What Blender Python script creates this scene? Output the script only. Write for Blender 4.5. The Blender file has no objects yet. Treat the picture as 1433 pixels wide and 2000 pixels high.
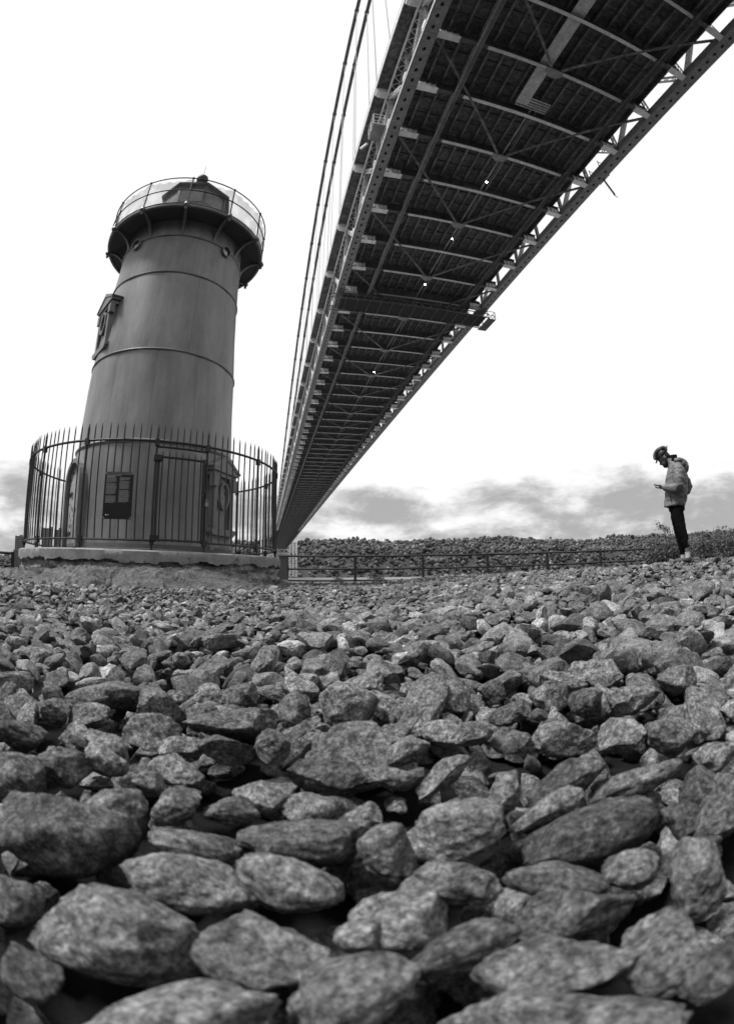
import bpy, bmesh, math, random
import numpy as np
from mathutils import Matrix, Vector, noise as mnoise

sc = bpy.context.scene
col = sc.collection
rnd = random.Random(11)
rng = np.random.default_rng(7)
R = math.radians
PI = math.pi

# ------------------------------------------------------------------ camera
CZ = 0.45                                   # lens height above the stones under it
FPX, PITCH, ROLL = 930.0, 0.1329, -0.009    # focal length in pixels of the 1433 px wide photograph
cam = bpy.data.cameras.new('camera')
cam_o = bpy.data.objects.new('camera', cam)
col.objects.link(cam_o)
sc.camera = cam_o
cam.type = 'PANO'                           # very wide lens with strong barrel curvature
cam.panorama_type = 'FISHEYE_LENS_POLYNOMIAL'
cam.fisheye_fov = R(180)
for i in (0, 2, 3, 4):
    setattr(cam, 'fisheye_polynomial_k%d' % i, 0.0)
cam.fisheye_polynomial_k1 = -(1433 / 36) / FPX
cam.sensor_fit = 'HORIZONTAL'
cam.sensor_width = 36
cam.lens = 24
cam.clip_start, cam.clip_end = 0.02, 20000
CR = Matrix.Rotation(PITCH, 3, 'X') @ Matrix.Rotation(-ROLL, 3, 'Y')
_r, _f, _u = CR @ Vector((1, 0, 0)), CR @ Vector((0, 1, 0)), CR @ Vector((0, 0, 1))
cam_o.matrix_world = Matrix(((_r.x, _u.x, -_f.x, 0), (_r.y, _u.y, -_f.y, 0), (_r.z, _u.z, -_f.z, CZ), (0, 0, 0, 1)))
cam.dof.use_dof = True
cam.dof.focus_distance = 4.0
cam.dof.aperture_fstop = 4.2

# ------------------------------------------------------------------ world, sun, exposure
SUN_AZ, SUN_EL = R(-112), R(62)              # azimuth from +Y towards +X
world = bpy.data.worlds.new('World')
sc.world = world
world.use_nodes = True
wt = world.node_tree
for n in list(wt.nodes):
    wt.nodes.remove(n)


def wn(t, **k):
    n = wt.nodes.new(t)
    for a, b in k.items():
        setattr(n, a, b)
    return n


def wmath(op, a, b=None, c=None):
    n = wn('ShaderNodeMath', operation=op)
    for i, v in enumerate((a, b, c)):
        if v is None:
            continue
        if isinstance(v, (int, float)):
            n.inputs[i].default_value = v
        else:
            wt.links.new(v, n.inputs[i])
    return n.outputs[0]


def wramp(v, a, b, lo, hi):
    n = wn('ShaderNodeMapRange', interpolation_type='SMOOTHSTEP')
    wt.links.new(v, n.inputs[0])
    for i, q in enumerate((a, b, lo, hi)):
        n.inputs[i + 1].default_value = q
    return n.outputs[0]


out_w = wn('ShaderNodeOutputWorld')
bg = wn('ShaderNodeBackground')
bg.inputs['Strength'].default_value = 0.055
sky = wn('ShaderNodeTexSky', sky_type='NISHITA')
sky.sun_disc = False
sky.sun_elevation = SUN_EL
sky.sun_rotation = SUN_AZ
bw = wn('ShaderNodeRGBToBW')
wt.links.new(sky.outputs[0], bw.inputs[0])
tc = wn('ShaderNodeTexCoord')
sep = wn('ShaderNodeSeparateXYZ')
wt.links.new(tc.outputs['Generated'], sep.inputs[0])
mp = wn('ShaderNodeMapping')
mp.inputs['Scale'].default_value = (4.0, 4.0, 9.0)
mp.inputs['Location'].default_value = (1.35, 0.2, 0.35)
wt.links.new(tc.outputs['Generated'], mp.inputs[0])
nz = wn('ShaderNodeTexNoise')
nz.inputs['Scale'].default_value = 1.25
nz.inputs['Detail'].default_value = 8
nz.inputs['Roughness'].default_value = 0.6
nz.inputs['Distortion'].default_value = 0.15
wt.links.new(mp.outputs[0], nz.inputs['Vector'])
lift = wramp(sep.outputs['Z'], 0.13, 0.275, 0.0, 0.42)      # low cloud bank that breaks up into a clear bright veil higher up
dark = wramp(wmath('SUBTRACT', nz.outputs['Fac'], lift), 0.33, 0.57, 0.0, 1.0)
veil = wmath('SUBTRACT', 10.6, wmath('MULTIPLY', dark, 6.0))
tot = wmath('ADD', wmath('MULTIPLY', veil, 0.96), wmath('MULTIPLY', bw.outputs[0], 0.04))
wt.links.new(tot, bg.inputs['Color'])
wt.links.new(bg.outputs[0], out_w.inputs[0])

sun = bpy.data.lights.new('sun', 'SUN')
sun.energy = 2.9
sun.angle = R(13)
sun.color = (1.0, 0.995, 0.99)
sun_o = bpy.data.objects.new('sun', sun)
sd = Vector((math.sin(SUN_AZ) * math.cos(SUN_EL), math.cos(SUN_AZ) * math.cos(SUN_EL), math.sin(SUN_EL)))
sun_o.rotation_euler = sd.to_track_quat('Z', 'Y').to_euler()
sun_o.location = sd * 300
col.objects.link(sun_o)

vs = sc.view_settings
vs.view_transform = 'Standard'
vs.look = 'None'
vs.exposure = 0.84
vs.gamma = 1.0
vs.use_curve_mapping = False

# ------------------------------------------------------------------ materials
MATS = {}


def mat(name, v, rough=0.7, var=0.25, scale=3.0, bump=0.0, bscale=20.0, metal=0.0, spec=0.3, detail=6, stretch=None,
        rand=0.0, speck=None, tone=False, rust=None, world=False):
    """grey procedural material: base value v, broken up by noise; rand = spread between objects"""
    m = bpy.data.materials.new(name)
    m.use_nodes = True
    t = m.node_tree
    p = t.nodes['Principled BSDF']
    p.inputs['Roughness'].default_value = rough
    p.inputs['Metallic'].default_value = metal
    p.inputs['Specular IOR Level'].default_value = spec
    c = t.nodes.new('ShaderNodeTexCoord')
    mpn = t.nodes.new('ShaderNodeMapping')
    if stretch:
        mpn.inputs['Scale'].default_value = stretch
    src = t.nodes.new('ShaderNodeNewGeometry').outputs['Position'] if world else c.outputs['Object']
    t.links.new(src, mpn.inputs[0])
    n = t.nodes.new('ShaderNodeTexNoise')
    n.inputs['Scale'].default_value = scale
    n.inputs['Detail'].default_value = detail
    n.inputs['Roughness'].default_value = 0.65
    t.links.new(mpn.outputs[0], n.inputs['Vector'])

    def mth(op, a, b):
        q = t.nodes.new('ShaderNodeMath')
        q.operation = op
        for i, w in enumerate((a, b)):
            if isinstance(w, (int, float)):
                q.inputs[i].default_value = w
            else:
                t.links.new(w, q.inputs[i])
        return q.outputs[0]

    def rmp(a, x0, x1, y0, y1):
        q = t.nodes.new('ShaderNodeMapRange')
        t.links.new(a, q.inputs[0])
        for i, w in enumerate((x0, x1, y0, y1)):
            q.inputs[i + 1].default_value = w
        return q.outputs[0]

    val = rmp(n.outputs['Fac'], 0.3, 0.7, v * (1 - var), v * (1 + var))
    if speck:                                # (scale, amount)
        for k, (s_, a_) in enumerate(speck):
            n2 = t.nodes.new('ShaderNodeTexNoise')
            n2.inputs['Scale'].default_value = s_
            n2.inputs['Detail'].default_value = 3
            n2.inputs['Roughness'].default_value = 0.7
            t.links.new(src, n2.inputs['Vector'])
            val = mth('MULTIPLY', val, rmp(n2.outputs['Fac'], 0.36, 0.64, 1 - a_, 1 + a_))
    if rand:
        oi = t.nodes.new('ShaderNodeObjectInfo')
        val = mth('MULTIPLY', val, rmp(oi.outputs['Random'], 0, 1, 1 - rand, 1 + rand))
    if tone:
        at = t.nodes.new('ShaderNodeAttribute')
        at.attribute_name = 'tone'
        val = mth('MULTIPLY', val, at.outputs['Fac'])
    if rust:                                 # flaked patches: (scale, threshold, value)
        n3 = t.nodes.new('ShaderNodeTexNoise')
        n3.inputs['Scale'].default_value = rust[0]
        n3.inputs['Detail'].default_value = 9
        n3.inputs['Roughness'].default_value = 0.7
        t.links.new(mpn.outputs[0], n3.inputs['Vector'])
        k = rmp(n3.outputs['Fac'], rust[1], rust[1] + 0.03, 0, 1)
        val = mth('ADD', mth('MULTIPLY', val, mth('SUBTRACT', 1.0, k)), mth('MULTIPLY', k, rust[2]))
    cmb = t.nodes.new('ShaderNodeCombineColor')
    for i in range(3):
        t.links.new(val, cmb.inputs[i])
    t.links.new(cmb.outputs[0], p.inputs['Base Color'])
    if bump:
        nb = t.nodes.new('ShaderNodeTexNoise')
        nb.inputs['Scale'].default_value = bscale
        nb.inputs['Detail'].default_value = 8
        nb.inputs['Roughness'].default_value = 0.7
        t.links.new(mpn.outputs[0], nb.inputs['Vector'])
        b = t.nodes.new('ShaderNodeBump')
        b.inputs['Strength'].default_value = bump
        b.inputs['Distance'].default_value = 0.02
        t.links.new(nb.outputs['Fac'], b.inputs['Height'])
        t.links.new(b.outputs[0], p.inputs['Normal'])
    MATS[name] = m
    return m


def emis(name, v, s):
    m = bpy.data.materials.new(name)
    m.use_nodes = True
    t = m.node_tree
    p = t.nodes['Principled BSDF']
    p.inputs['Base Color'].default_value = (v, v, v, 1)
    p.inputs['Emission Color'].default_value = (1, 1, 1, 1)
    p.inputs['Emission Strength'].default_value = s
    MATS[name] = m
    return m


mat('stone', 0.15, 0.85, 0.45, 14, bump=0.9, bscale=70, spec=0.15, rand=0.42, speck=[(42, 0.48), (105, 0.55), (330, 0.32)], world=True)
mat('stone_far', 0.14, 0.88, 0.38, 9, bump=0.8, bscale=45, spec=0.1, speck=[(40, 0.40), (120, 0.4)], tone=True)
mat('gap_shade_floor', 0.012, 0.95, 0.5, 14, bump=0.8, bscale=40, spec=0.1)  # ground coloured near-black to paint deep shade into the gaps between stones
mat('outcrop', 0.105, 0.85, 0.4, 3.0, bump=1.0, bscale=20, spec=0.2, stretch=(1, 1, 3), speck=[(24, 0.25), (80, 0.25)])
mat('concrete', 0.21, 0.85, 0.18, 2.5, bump=0.3, bscale=30, spec=0.2, speck=[(9, 0.12), (60, 0.15)], rust=(7, 0.61, 0.07))
mat('rubble', 0.20, 0.9, 0.5, 4.5, bump=1.0, bscale=10, spec=0.15, speck=[(20, 0.4)])
mat('tower_paint', 0.18, 0.44, 0.30, 1.6, bump=0.06, bscale=10, spec=0.42, stretch=(1.6, 1.6, 0.35), rand=0.09, speck=[(1.2, 0.10), (80, 0.06)], rust=(26, 0.80, 0.03))
mat('tower_trim', 0.15, 0.45, 0.2, 4, bump=0.06, bscale=30, spec=0.4)
mat('tower_seam', 0.03, 0.8, 0.2, 4)
mat('tower_dark', 0.075, 0.6, 0.25, 3, spec=0.3)
mat('peeling', 0.30, 0.6, 0.2, 4, bump=0.2, bscale=18, rust=(7, 0.55, 0.05))
mat('dark_iron', 0.022, 0.5, 0.4, 12, bump=0.15, bscale=60, spec=0.35)
mat('black_panel', 0.012, 0.4, 0.3, 6, spec=0.4)
mat('print_white', 0.55, 0.6, 0.05, 4)
mat('print_grey', 0.26, 0.6, 0.25, 60)
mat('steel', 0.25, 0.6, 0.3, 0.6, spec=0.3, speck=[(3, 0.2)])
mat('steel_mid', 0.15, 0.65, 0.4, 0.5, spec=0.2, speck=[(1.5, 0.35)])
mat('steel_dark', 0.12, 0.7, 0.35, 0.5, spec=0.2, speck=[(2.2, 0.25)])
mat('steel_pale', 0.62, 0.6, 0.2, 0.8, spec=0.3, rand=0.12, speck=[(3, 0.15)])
mat('lit_steel', 0.8, 0.7, 0.15, 1.2, spec=0.2, rand=0.15, speck=[(4, 0.15)])  # steel with daylight put into its colour, for sunlit flanges and end blocks
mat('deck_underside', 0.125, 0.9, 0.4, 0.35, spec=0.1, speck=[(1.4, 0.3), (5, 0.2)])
mat('cable_steel', 0.10, 0.55, 0.2, 0.5, spec=0.35)
mat('rope', 0.30, 0.6, 0.1, 1)
mat('tower_lattice', 0.62, 0.6, 0.12, 0.1)
mat('wood_far', 0.075, 0.9, 0.25, 0.05, spec=0.05, tone=True, speck=[(0.3, 0.4), (0.8, 0.4)])
mat('hill_soil', 0.05, 0.95, 0.3, 0.05, spec=0.05)
mat('leaf', 0.075, 0.7, 0.2, 4, spec=0.2, tone=True)
mat('bark', 0.06, 0.9, 0.3, 8)
mat('brick_far', 0.14, 0.85, 0.2, 0.2)
mat('window_far', 0.03, 0.3, 0.2, 0.1)
mat('jacket', 0.135, 0.55, 0.12, 7, bump=0.10, bscale=26, spec=0.3)
mat('black_cloth', 0.006, 0.9, 0.3, 10, spec=0.05)
mat('skin', 0.11, 0.55, 0.1, 8, spec=0.3)
mat('hair', 0.012, 0.7, 0.3, 30, bump=0.6, bscale=90)
mat('helmet_black', 0.012, 0.4, 0.2, 6, spec=0.4)
mat('helmet_grey', 0.16, 0.3, 0.15, 6, spec=0.5)
mat('sock', 0.40, 0.9, 0.08, 20)
mat('shoe', 0.05, 0.6, 0.4, 12)
emis('bulb', 0.8, 60)

m = mat('glass', 0.22, 0.12, 0.3, 3, spec=0.6)
m.node_tree.nodes['Principled BSDF'].inputs['Alpha'].default_value = 0.82
m = mat('netting', 0.20, 0.9, 0.1, 3)
t = m.node_tree
t.nodes['Principled BSDF'].inputs['Alpha'].default_value = 0.36
nzn = t.nodes.new('ShaderNodeTexNoise')
nzn.inputs['Scale'].default_value = 2.0
mrn = t.nodes.new('ShaderNodeMapRange')
mrn.inputs[1].default_value, mrn.inputs[2].default_value = 0.35, 0.65
mrn.inputs[3].default_value, mrn.inputs[4].default_value = 0.18, 0.5
tcn = t.nodes.new('ShaderNodeTexCoord')
t.links.new(tcn.outputs['Object'], nzn.inputs['Vector'])
t.links.new(nzn.outputs['Fac'], mrn.inputs[0])
t.links.new(mrn.outputs[0], t.nodes['Principled BSDF'].inputs['Alpha'])
m = mat('water', 0.10, 0.42, 0.2, 0.02, bump=0.9, bscale=0.5, spec=1.0)

# ------------------------------------------------------------------ mesh helpers


class MB:
    def __init__(s):
        s.v, s.f = [], []

    def add(s, vs_, fs_):
        o = len(s.v)
        s.v += [tuple(map(float, p)) for p in vs_]
        s.f += [tuple(i + o for i in q) for q in fs_]
        return s

    def box(s, c, size, mtx=None):
        x, y, z = [q / 2 for q in size]
        P = [Vector((a * x, b * y, d * z)) for d in (-1, 1) for b in (-1, 1) for a in (-1, 1)]
        if mtx is not None:
            P = [mtx @ p for p in P]
        c = Vector(c)
        return s.add([p + c for p in P], [(0, 2, 3, 1), (4, 5, 7, 6), (0, 1, 5, 4), (2, 6, 7, 3), (0, 4, 6, 2), (1, 3, 7, 5)])

    def beam(s, a, b, w, h, up=(0, 0, 1)):
        a, b = Vector(a), Vector(b)
        d = (b - a).normalized()
        u = Vector(up)
        if abs(d.dot(u)) > 0.99:
            u = Vector((1, 0, 0))
        r_ = d.cross(u).normalized()
        u = r_.cross(d)
        P = [e + r_ * (i * w / 2) + u * (j * h / 2) for e in (a, b) for i, j in ((-1, -1), (1, -1), (1, 1), (-1, 1))]
        return s.add(P, [(3, 2, 1, 0), (4, 5, 6, 7), (0, 1, 5, 4), (1, 2, 6, 5), (2, 3, 7, 6), (3, 0, 4, 7)])

    def tube(s, pts, rad, n=8, cap=True, flat=None):
        pts = [Vector(p) for p in pts]
        k = len(pts)
        rad = [rad] * k if isinstance(rad, (int, float)) else rad
        V, F = [], []
        ref = None
        for i, p in enumerate(pts):
            d = (pts[min(i + 1, k - 1)] - pts[max(i - 1, 0)]).normalized()
            if ref is None:
                ref = d.cross(Vector((0, 0, 1)) if abs(d.z) < 0.9 else Vector((1, 0, 0))).normalized()
            ref = (ref - d * ref.dot(d)).normalized()
            b = d.cross(ref)
            for j in range(n):
                t_ = 2 * PI * j / n
                V.append(p + (ref * math.cos(t_) + b * math.sin(t_)) * rad[i])
        for i in range(k - 1):
            for j in range(n):
                F.append((i * n + j, i * n + (j + 1) % n, (i + 1) * n + (j + 1) % n, (i + 1) * n + j))
        if cap:
            F.append(tuple(range(n - 1, -1, -1)))
            F.append(tuple((k - 1) * n + j for j in range(n)))
        return s.add(V, F)

    def lathe(s, prof, n=48, closed=False, a0=0.0, a1=2 * PI):
        full = abs(a1 - a0 - 2 * PI) < 1e-6
        m_ = n if full else n + 1
        V = [(r_ * math.cos(a0 + (a1 - a0) * j / n), r_ * math.sin(a0 + (a1 - a0) * j / n), z) for r_, z in prof for j in range(m_)]
        F = []
        k = len(prof)
        for i in range(k if closed else k - 1):
            i2 = (i + 1) % k
            for j in range(n):
                j2 = (j + 1) % m_
                F.append((i * m_ + j, i * m_ + j2, i2 * m_ + j2, i2 * m_ + j))
        return s.add(V, F)

    def ell(s, c, r_, seg=14, rings=9, mtx=None):
        V, F = [], []
        for i in range(rings + 1):
            a = PI * i / rings
            for j in range(seg):
                b = 2 * PI * j / seg
                p = Vector((r_[0] * math.sin(a) * math.cos(b), r_[1] * math.sin(a) * math.sin(b), r_[2] * math.cos(a)))
                V.append((mtx @ p if mtx is not None else p) + Vector(c))
        for i in range(rings):
            for j in range(seg):
                F.append((i * seg + j, (i + 1) * seg + j, (i + 1) * seg + (j + 1) % seg, i * seg + (j + 1) % seg))
        return s.add(V, F)

    def prism(s, poly, y0, y1):
        """poly in (x, z), extruded from y0 to y1"""
        n = len(poly)
        V = [(x, y0, z) for x, z in poly] + [(x, y1, z) for x, z in poly]
        F = [tuple(range(n - 1, -1, -1)), tuple(range(n, 2 * n))] + [(i, (i + 1) % n, n + (i + 1) % n, n + i) for i in range(n)]
        return s.add(V, F)

    def mesh(s, name, m_, smooth=False, fix=True):
        me = bpy.data.meshes.new(name)
        me.from_pydata(s.v, [], s.f)
        if fix:
            bm = bmesh.new()
            bm.from_mesh(me)
            bmesh.ops.recalc_face_normals(bm, faces=bm.faces)
            bm.to_mesh(me)
            bm.free()
        me.materials.append(MATS[m_])
        if smooth:
            smooth_by_angle(me)
        me.update()
        return me

    def build(s, name, m_, parent=None, smooth=False, loc=(0, 0, 0), rot=(0, 0, 0), fix=True):
        return obj(name, s.mesh(name, m_, smooth, fix), parent, loc, rot)


def smooth_by_angle(me, ang=R(38)):
    me.shade_smooth()
    me.set_sharp_from_angle(angle=ang)


def obj(name, me, parent=None, loc=(0, 0, 0), rot=(0, 0, 0), scale=(1, 1, 1)):
    o = bpy.data.objects.new(name, me)
    o.location, o.rotation_euler, o.scale = loc, rot, scale
    o.parent = parent
    col.objects.link(o)
    return o


def thing(name, label, cat, loc=(0, 0, 0), rz=0.0, group=None):
    return tag(obj(name, None, None, loc, (0, 0, rz)), label, cat, group)


def tag(o, label=None, cat=None, group=None, kind=None):
    for k, v in (('label', label), ('category', cat), ('group', group), ('kind', kind)):
        if v:
            o[k] = v
    return o


def np_mesh(name, V, F, m_, tone=None, smooth=False):
    """V (n,3) array, F (m,3) triangles"""
    me = bpy.data.meshes.new(name)
    me.vertices.add(len(V))
    me.vertices.foreach_set('co', np.ascontiguousarray(V, np.float32).ravel())
    me.loops.add(F.size)
    me.loops.foreach_set('vertex_index', np.ascontiguousarray(F, np.int32).ravel())
    me.polygons.add(len(F))
    k = F.shape[1]
    me.polygons.foreach_set('loop_start', np.arange(0, F.size, k, dtype=np.int32))
    me.polygons.foreach_set('loop_total', np.full(len(F), k, np.int32))
    if smooth:
        me.polygons.foreach_set('use_smooth', np.ones(len(F), bool))
    me.update(calc_edges=True)
    if tone is not None:
        at = me.attributes.new('tone', 'FLOAT', 'POINT')
        at.data.foreach_set('value', np.ascontiguousarray(tone, np.float32))
    me.materials.append(MATS[m_])
    return me


def ico(level):
    bm = bmesh.new()
    bmesh.ops.create_icosphere(bm, subdivisions=level, radius=1.0)
    V = np.array([v.co for v in bm.verts])
    F = np.array([[v.index for v in f.verts] for f in bm.faces])
    bm.free()
    return V, F


def smooth01(a, b, x):
    t_ = np.clip((x - a) / (b - a), 0, 1)
    return t_ * t_ * (3 - 2 * t_)


def ray(px, py):
    """direction through a pixel of the photograph"""
    dx, dy = px - 716.5, -(py - 1000)
    rr = max(math.hypot(dx, dy), 1e-9)
    th = rr / FPX
    k = math.sin(th) / rr
    return CR @ Vector((dx * k, math.cos(th), dy * k))


def polar(r_, az):
    return r_ * math.sin(R(az)), r_ * math.cos(R(az))


# ------------------------------------------------------------------ ground
LH_D, LH_AZ = 12.0, -26.2
LX, LY = polar(LH_D, LH_AZ)
CTRL = [(0, 0, -.49), (0, 1.5, -.47), (2, 1, -.44), (-2, 1, -.46), (0, 4, -.41), (-3, 4, -.41), (3, 4, -.31), (0, -5, -.5), (6, -5, -.3), (-6, -5, -.45)]
CTRL += [polar(a, b) + (c,) for a, b, c in [(8.2, -25, -.25), (6.7, -41, -.28), (11.5, -10, -.26), (13, -46, -.05), (9, -52, -.14), (18.5, -9, -.34), (18.5, 0, -.37),
         (18.5, 8, -.30), (15, 12, -.07), (12, 2, -.31), (11, 23, -.02), (7.7, 37.7, -.03), (8, 46, .0), (12, 46, -.08), (14, 30, -.12), (19, 30, -.27), (22, 35, -.32),
         (5, 30, -.17), (5, 45, -.14), (9, 60, 0), (5, 75, -.1), (30, -45, -.3), (12, -26, -.2), (25, 50, -.4)]]
CTRL = np.array(CTRL)


def ground(x, y):
    """terrain height above the datum (world z), array or scalar"""
    x, y = np.asarray(x, float), np.asarray(y, float)
    d2 = (x[..., None] - CTRL[:, 0]) ** 2 + (y[..., None] - CTRL[:, 1]) ** 2
    w = 1 / (d2 + 0.6) ** 1.6
    z = (w * CTRL[:, 2]).sum(-1) / w.sum(-1)
    p = x * math.sin(R(-3)) + y * math.cos(R(-3))
    t_ = smooth01(20.2, 32, p)
    return CZ + z * (1 - t_) - 6.2 * t_


def hit_ground(px, py, lift=0.0):
    d = ray(px, py)
    t_ = 0.6
    for _ in range(60):
        gz = float(ground(d.x * t_, d.y * t_)) + lift
        t_ = 0.5 * t_ + 0.5 * max((gz - CZ) / min(d.z, -1e-3), 0.05)
    return Vector((d.x * t_, d.y * t_, CZ + d.z * t_)), t_


rs = np.concatenate([np.linspace(0.0, 22, 90), np.linspace(22.5, 60, 40), [90, 160]])
na = 160
azs = np.linspace(-PI, PI, na, endpoint=False)
gx, gy = rs[:, None] * np.sin(azs)[None], rs[:, None] * np.cos(azs)[None]
gz = ground(gx, gy) - 0.17
gz[-2:] = np.minimum(gz[-2:], -6)
GV = np.stack([gx, gy, gz], -1).reshape(-1, 3)
i0 = (np.arange(len(rs) - 1)[:, None] * na + np.arange(na)[None]).ravel()
i1 = (np.arange(len(rs) - 1)[:, None] * na + (np.arange(na)[None] + 1) % na).ravel()
GF = np.stack([i0, i1, i1 + na, i0 + na], 1)
bank = obj('stone_bank', np_mesh('stone_bank', GV, GF, 'gap_shade_floor', smooth=True))
tag(bank, kind='structure')

bx_, by_ = np.meshgrid(np.linspace(-220, 220, 70), np.linspace(-120, -9, 40))
bh_ = -1.0 + 34 * smooth01(9, 62, -by_ + .06 * np.abs(bx_)) + 2.2 * np.sin(bx_ / 9) * np.sin(by_ / 7) * smooth01(14, 30, -by_)
q = (np.arange(39)[:, None] * 70 + np.arange(69)[None]).ravel()
tag(obj('bluff', np_mesh('bluff', np.stack([bx_, by_, bh_], -1).reshape(-1, 3), np.stack([q, q + 1, q + 71, q + 70], 1), 'hill_soil', smooth=True)), kind='structure')

WATER_Z = CZ - 5.0
mb = MB()
mb.add([(-9000, -300, WATER_Z), (9000, -300, WATER_Z), (9000, 9000, WATER_Z), (-9000, 9000, WATER_Z)], [(0, 1, 2, 3)])
tag(mb.build('river', 'water', fix=False), kind='structure')

# ------------------------------------------------------------------ the far shore (bridge frame: X across, Y along)
BAZ = -0.2137
BD, BU = Vector((math.sin(BAZ), math.cos(BAZ), 0)), Vector((math.cos(BAZ), -math.sin(BAZ), 0))


def b2w(X, Y):
    return X * BU.x + Y * BD.x, X * BU.y + Y * BD.y


def hill_h(X, Y):
    X, Y = np.asarray(X, float), np.asarray(Y, float)
    top = 90 + 5 * np.sin(X / 310 + 1) + 4 * np.sin(X / 97.0) + 2.5 * np.sin(X / 41.0 + 2)
    top = top * (1 - 0.68 * smooth01(-330, -640, X)) * (1 + .18 * smooth01(50, 700, X) + .15 * smooth01(700, 1900, X))
    s_ = smooth01(1085, 1200, Y) * 0.62 + smooth01(1190, 1420, Y) * 0.38
    return CZ - 7 + (top + 2) * s_


hx = np.linspace(-2600, 4200, 160)
hy = np.concatenate([np.linspace(1080, 1450, 24), [1700, 2400]])
HX, HY = np.meshgrid(hx, hy)
HZ = hill_h(HX, HY)
wx, wy = b2w(HX, HY)
HV = np.stack([wx, wy, HZ], -1).reshape(-1, 3)
q = (np.arange(len(hy) - 1)[:, None] * len(hx) + np.arange(len(hx) - 1)[None]).ravel()
HF = np.stack([q, q + 1, q + 1 + len(hx), q + len(hx)], 1)
tag(obj('hill', np_mesh('hill', HV, HF, 'hill_soil', smooth=True)), kind='structure')

IV1, IF1 = ico(1)
NT, NB = 9000, 3
cx = rng.uniform(-950, 2300, NT)
cy = 1088 + 345 * rng.uniform(0, 1, NT) ** 0.9
cr = rng.uniform(3.0, 7.0, NT) * np.where(rng.random(NT) < .12, 1.3, 1)
cr[cy < 1100] *= 0.6
tl = np.repeat(np.exp(rng.normal(-.05, .33, NT)), NB)
base = hill_h(cx, cy)
cxw, cyw = b2w(cx, cy)
N = NT * NB
off = rng.standard_normal((N, 3)) * np.array([.55, .55, .5])
rad = np.repeat(cr, NB)
ctr = np.stack([np.repeat(cxw, NB), np.repeat(cyw, NB), np.repeat(base + cr * .9, NB)], 1) + off * rad[:, None]
nv = len(IV1)
shape = IV1[None] * (1 + 0.18 * rng.standard_normal((N, nv, 1)))
CV = shape * (rad * rng.uniform(.55, .95, N))[:, None, None] + ctr[:, None]
CF = (IF1[None] + (np.arange(N) * nv)[:, None, None]).reshape(-1, 3)
tn = np.repeat(tl * np.exp(rng.normal(0, .22, N)), nv)
wood = obj('woodland', np_mesh('woodland', CV.reshape(-1, 3), CF, 'wood_far', tone=tn, smooth=True))
tag(wood, 'dense autumn woodland covering the far river bank', 'woodland', kind='stuff')

# far apartment blocks on the shore, left of the lighthouse
wmb = MB().box((0, 0, 0), (2.2, 0.5, 1.7))
WINDOW_MESH = wmb.mesh('window', 'window_far')


def far_block(az0, az1, el_top, dist, floors, cols, label, bumps):
    azm = (az0 + az1) / 2
    x, y = polar(dist, azm)
    w = dist * R(az1 - az0)
    top = dist * math.tan(R(el_top)) + CZ
    base = 12.0
    t_ = thing('apartment_building', label, 'building', (x, y, base), -R(azm), 'far apartment buildings')
    H = top - base
    MB().box((0, 8, H / 2), (w, 16, H)).build('wall', 'brick_far', t_)
    MB().box((0, 8, H + 0.5), (w + 1, 17, 1.0)).build('roof', 'steel', t_)
    for bx, bw_, bh in bumps:
        MB().box((bx * w, 8, H + 1 + bh / 2), (bw_ * w, 9, bh)).build('roof_house', 'brick_far', t_)
    for i in range(floors):
        for j in range(cols):
            obj('window', WINDOW_MESH, t_, ((j + .5) / cols * w - w / 2, -0.1, H * (i + .6) / floors), scale=(w / cols * .5 / 2.2, 1, H / floors * .5 / 1.7))


far_block(-42.4, -41.2, 3.35, 1500, 12, 5, 'narrow brick apartment block far left beside the fence', [(0.1, .35, 4)])
far_block(-39.2, -37.9, 4.45, 1500, 14, 5, 'apartment tower seen through the pickets left of the lighthouse, the nearer to the frame edge', [(0.3, .3, 5)])
far_block(-37.75, -36.2, 4.35, 1520, 14, 6, 'wide apartment tower seen through the pickets close to the lighthouse door', [(0.0, .35, 6)])

# ------------------------------------------------------------------ the bridge
BH = 55.0
bridge = thing('suspension_bridge', 'huge steel suspension bridge passing overhead towards the far shore', 'bridge', (0, 0, CZ), -BAZ)
PAN = 8.15
K0, K1 = -5, 119


def BY(k):
    return 22.8 + PAN * k


Y0, Y1 = BY(K0), BY(K1)
XL0, XL1, XR0, XR1 = 11.7, 13.1, 42.5, 43.9

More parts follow.
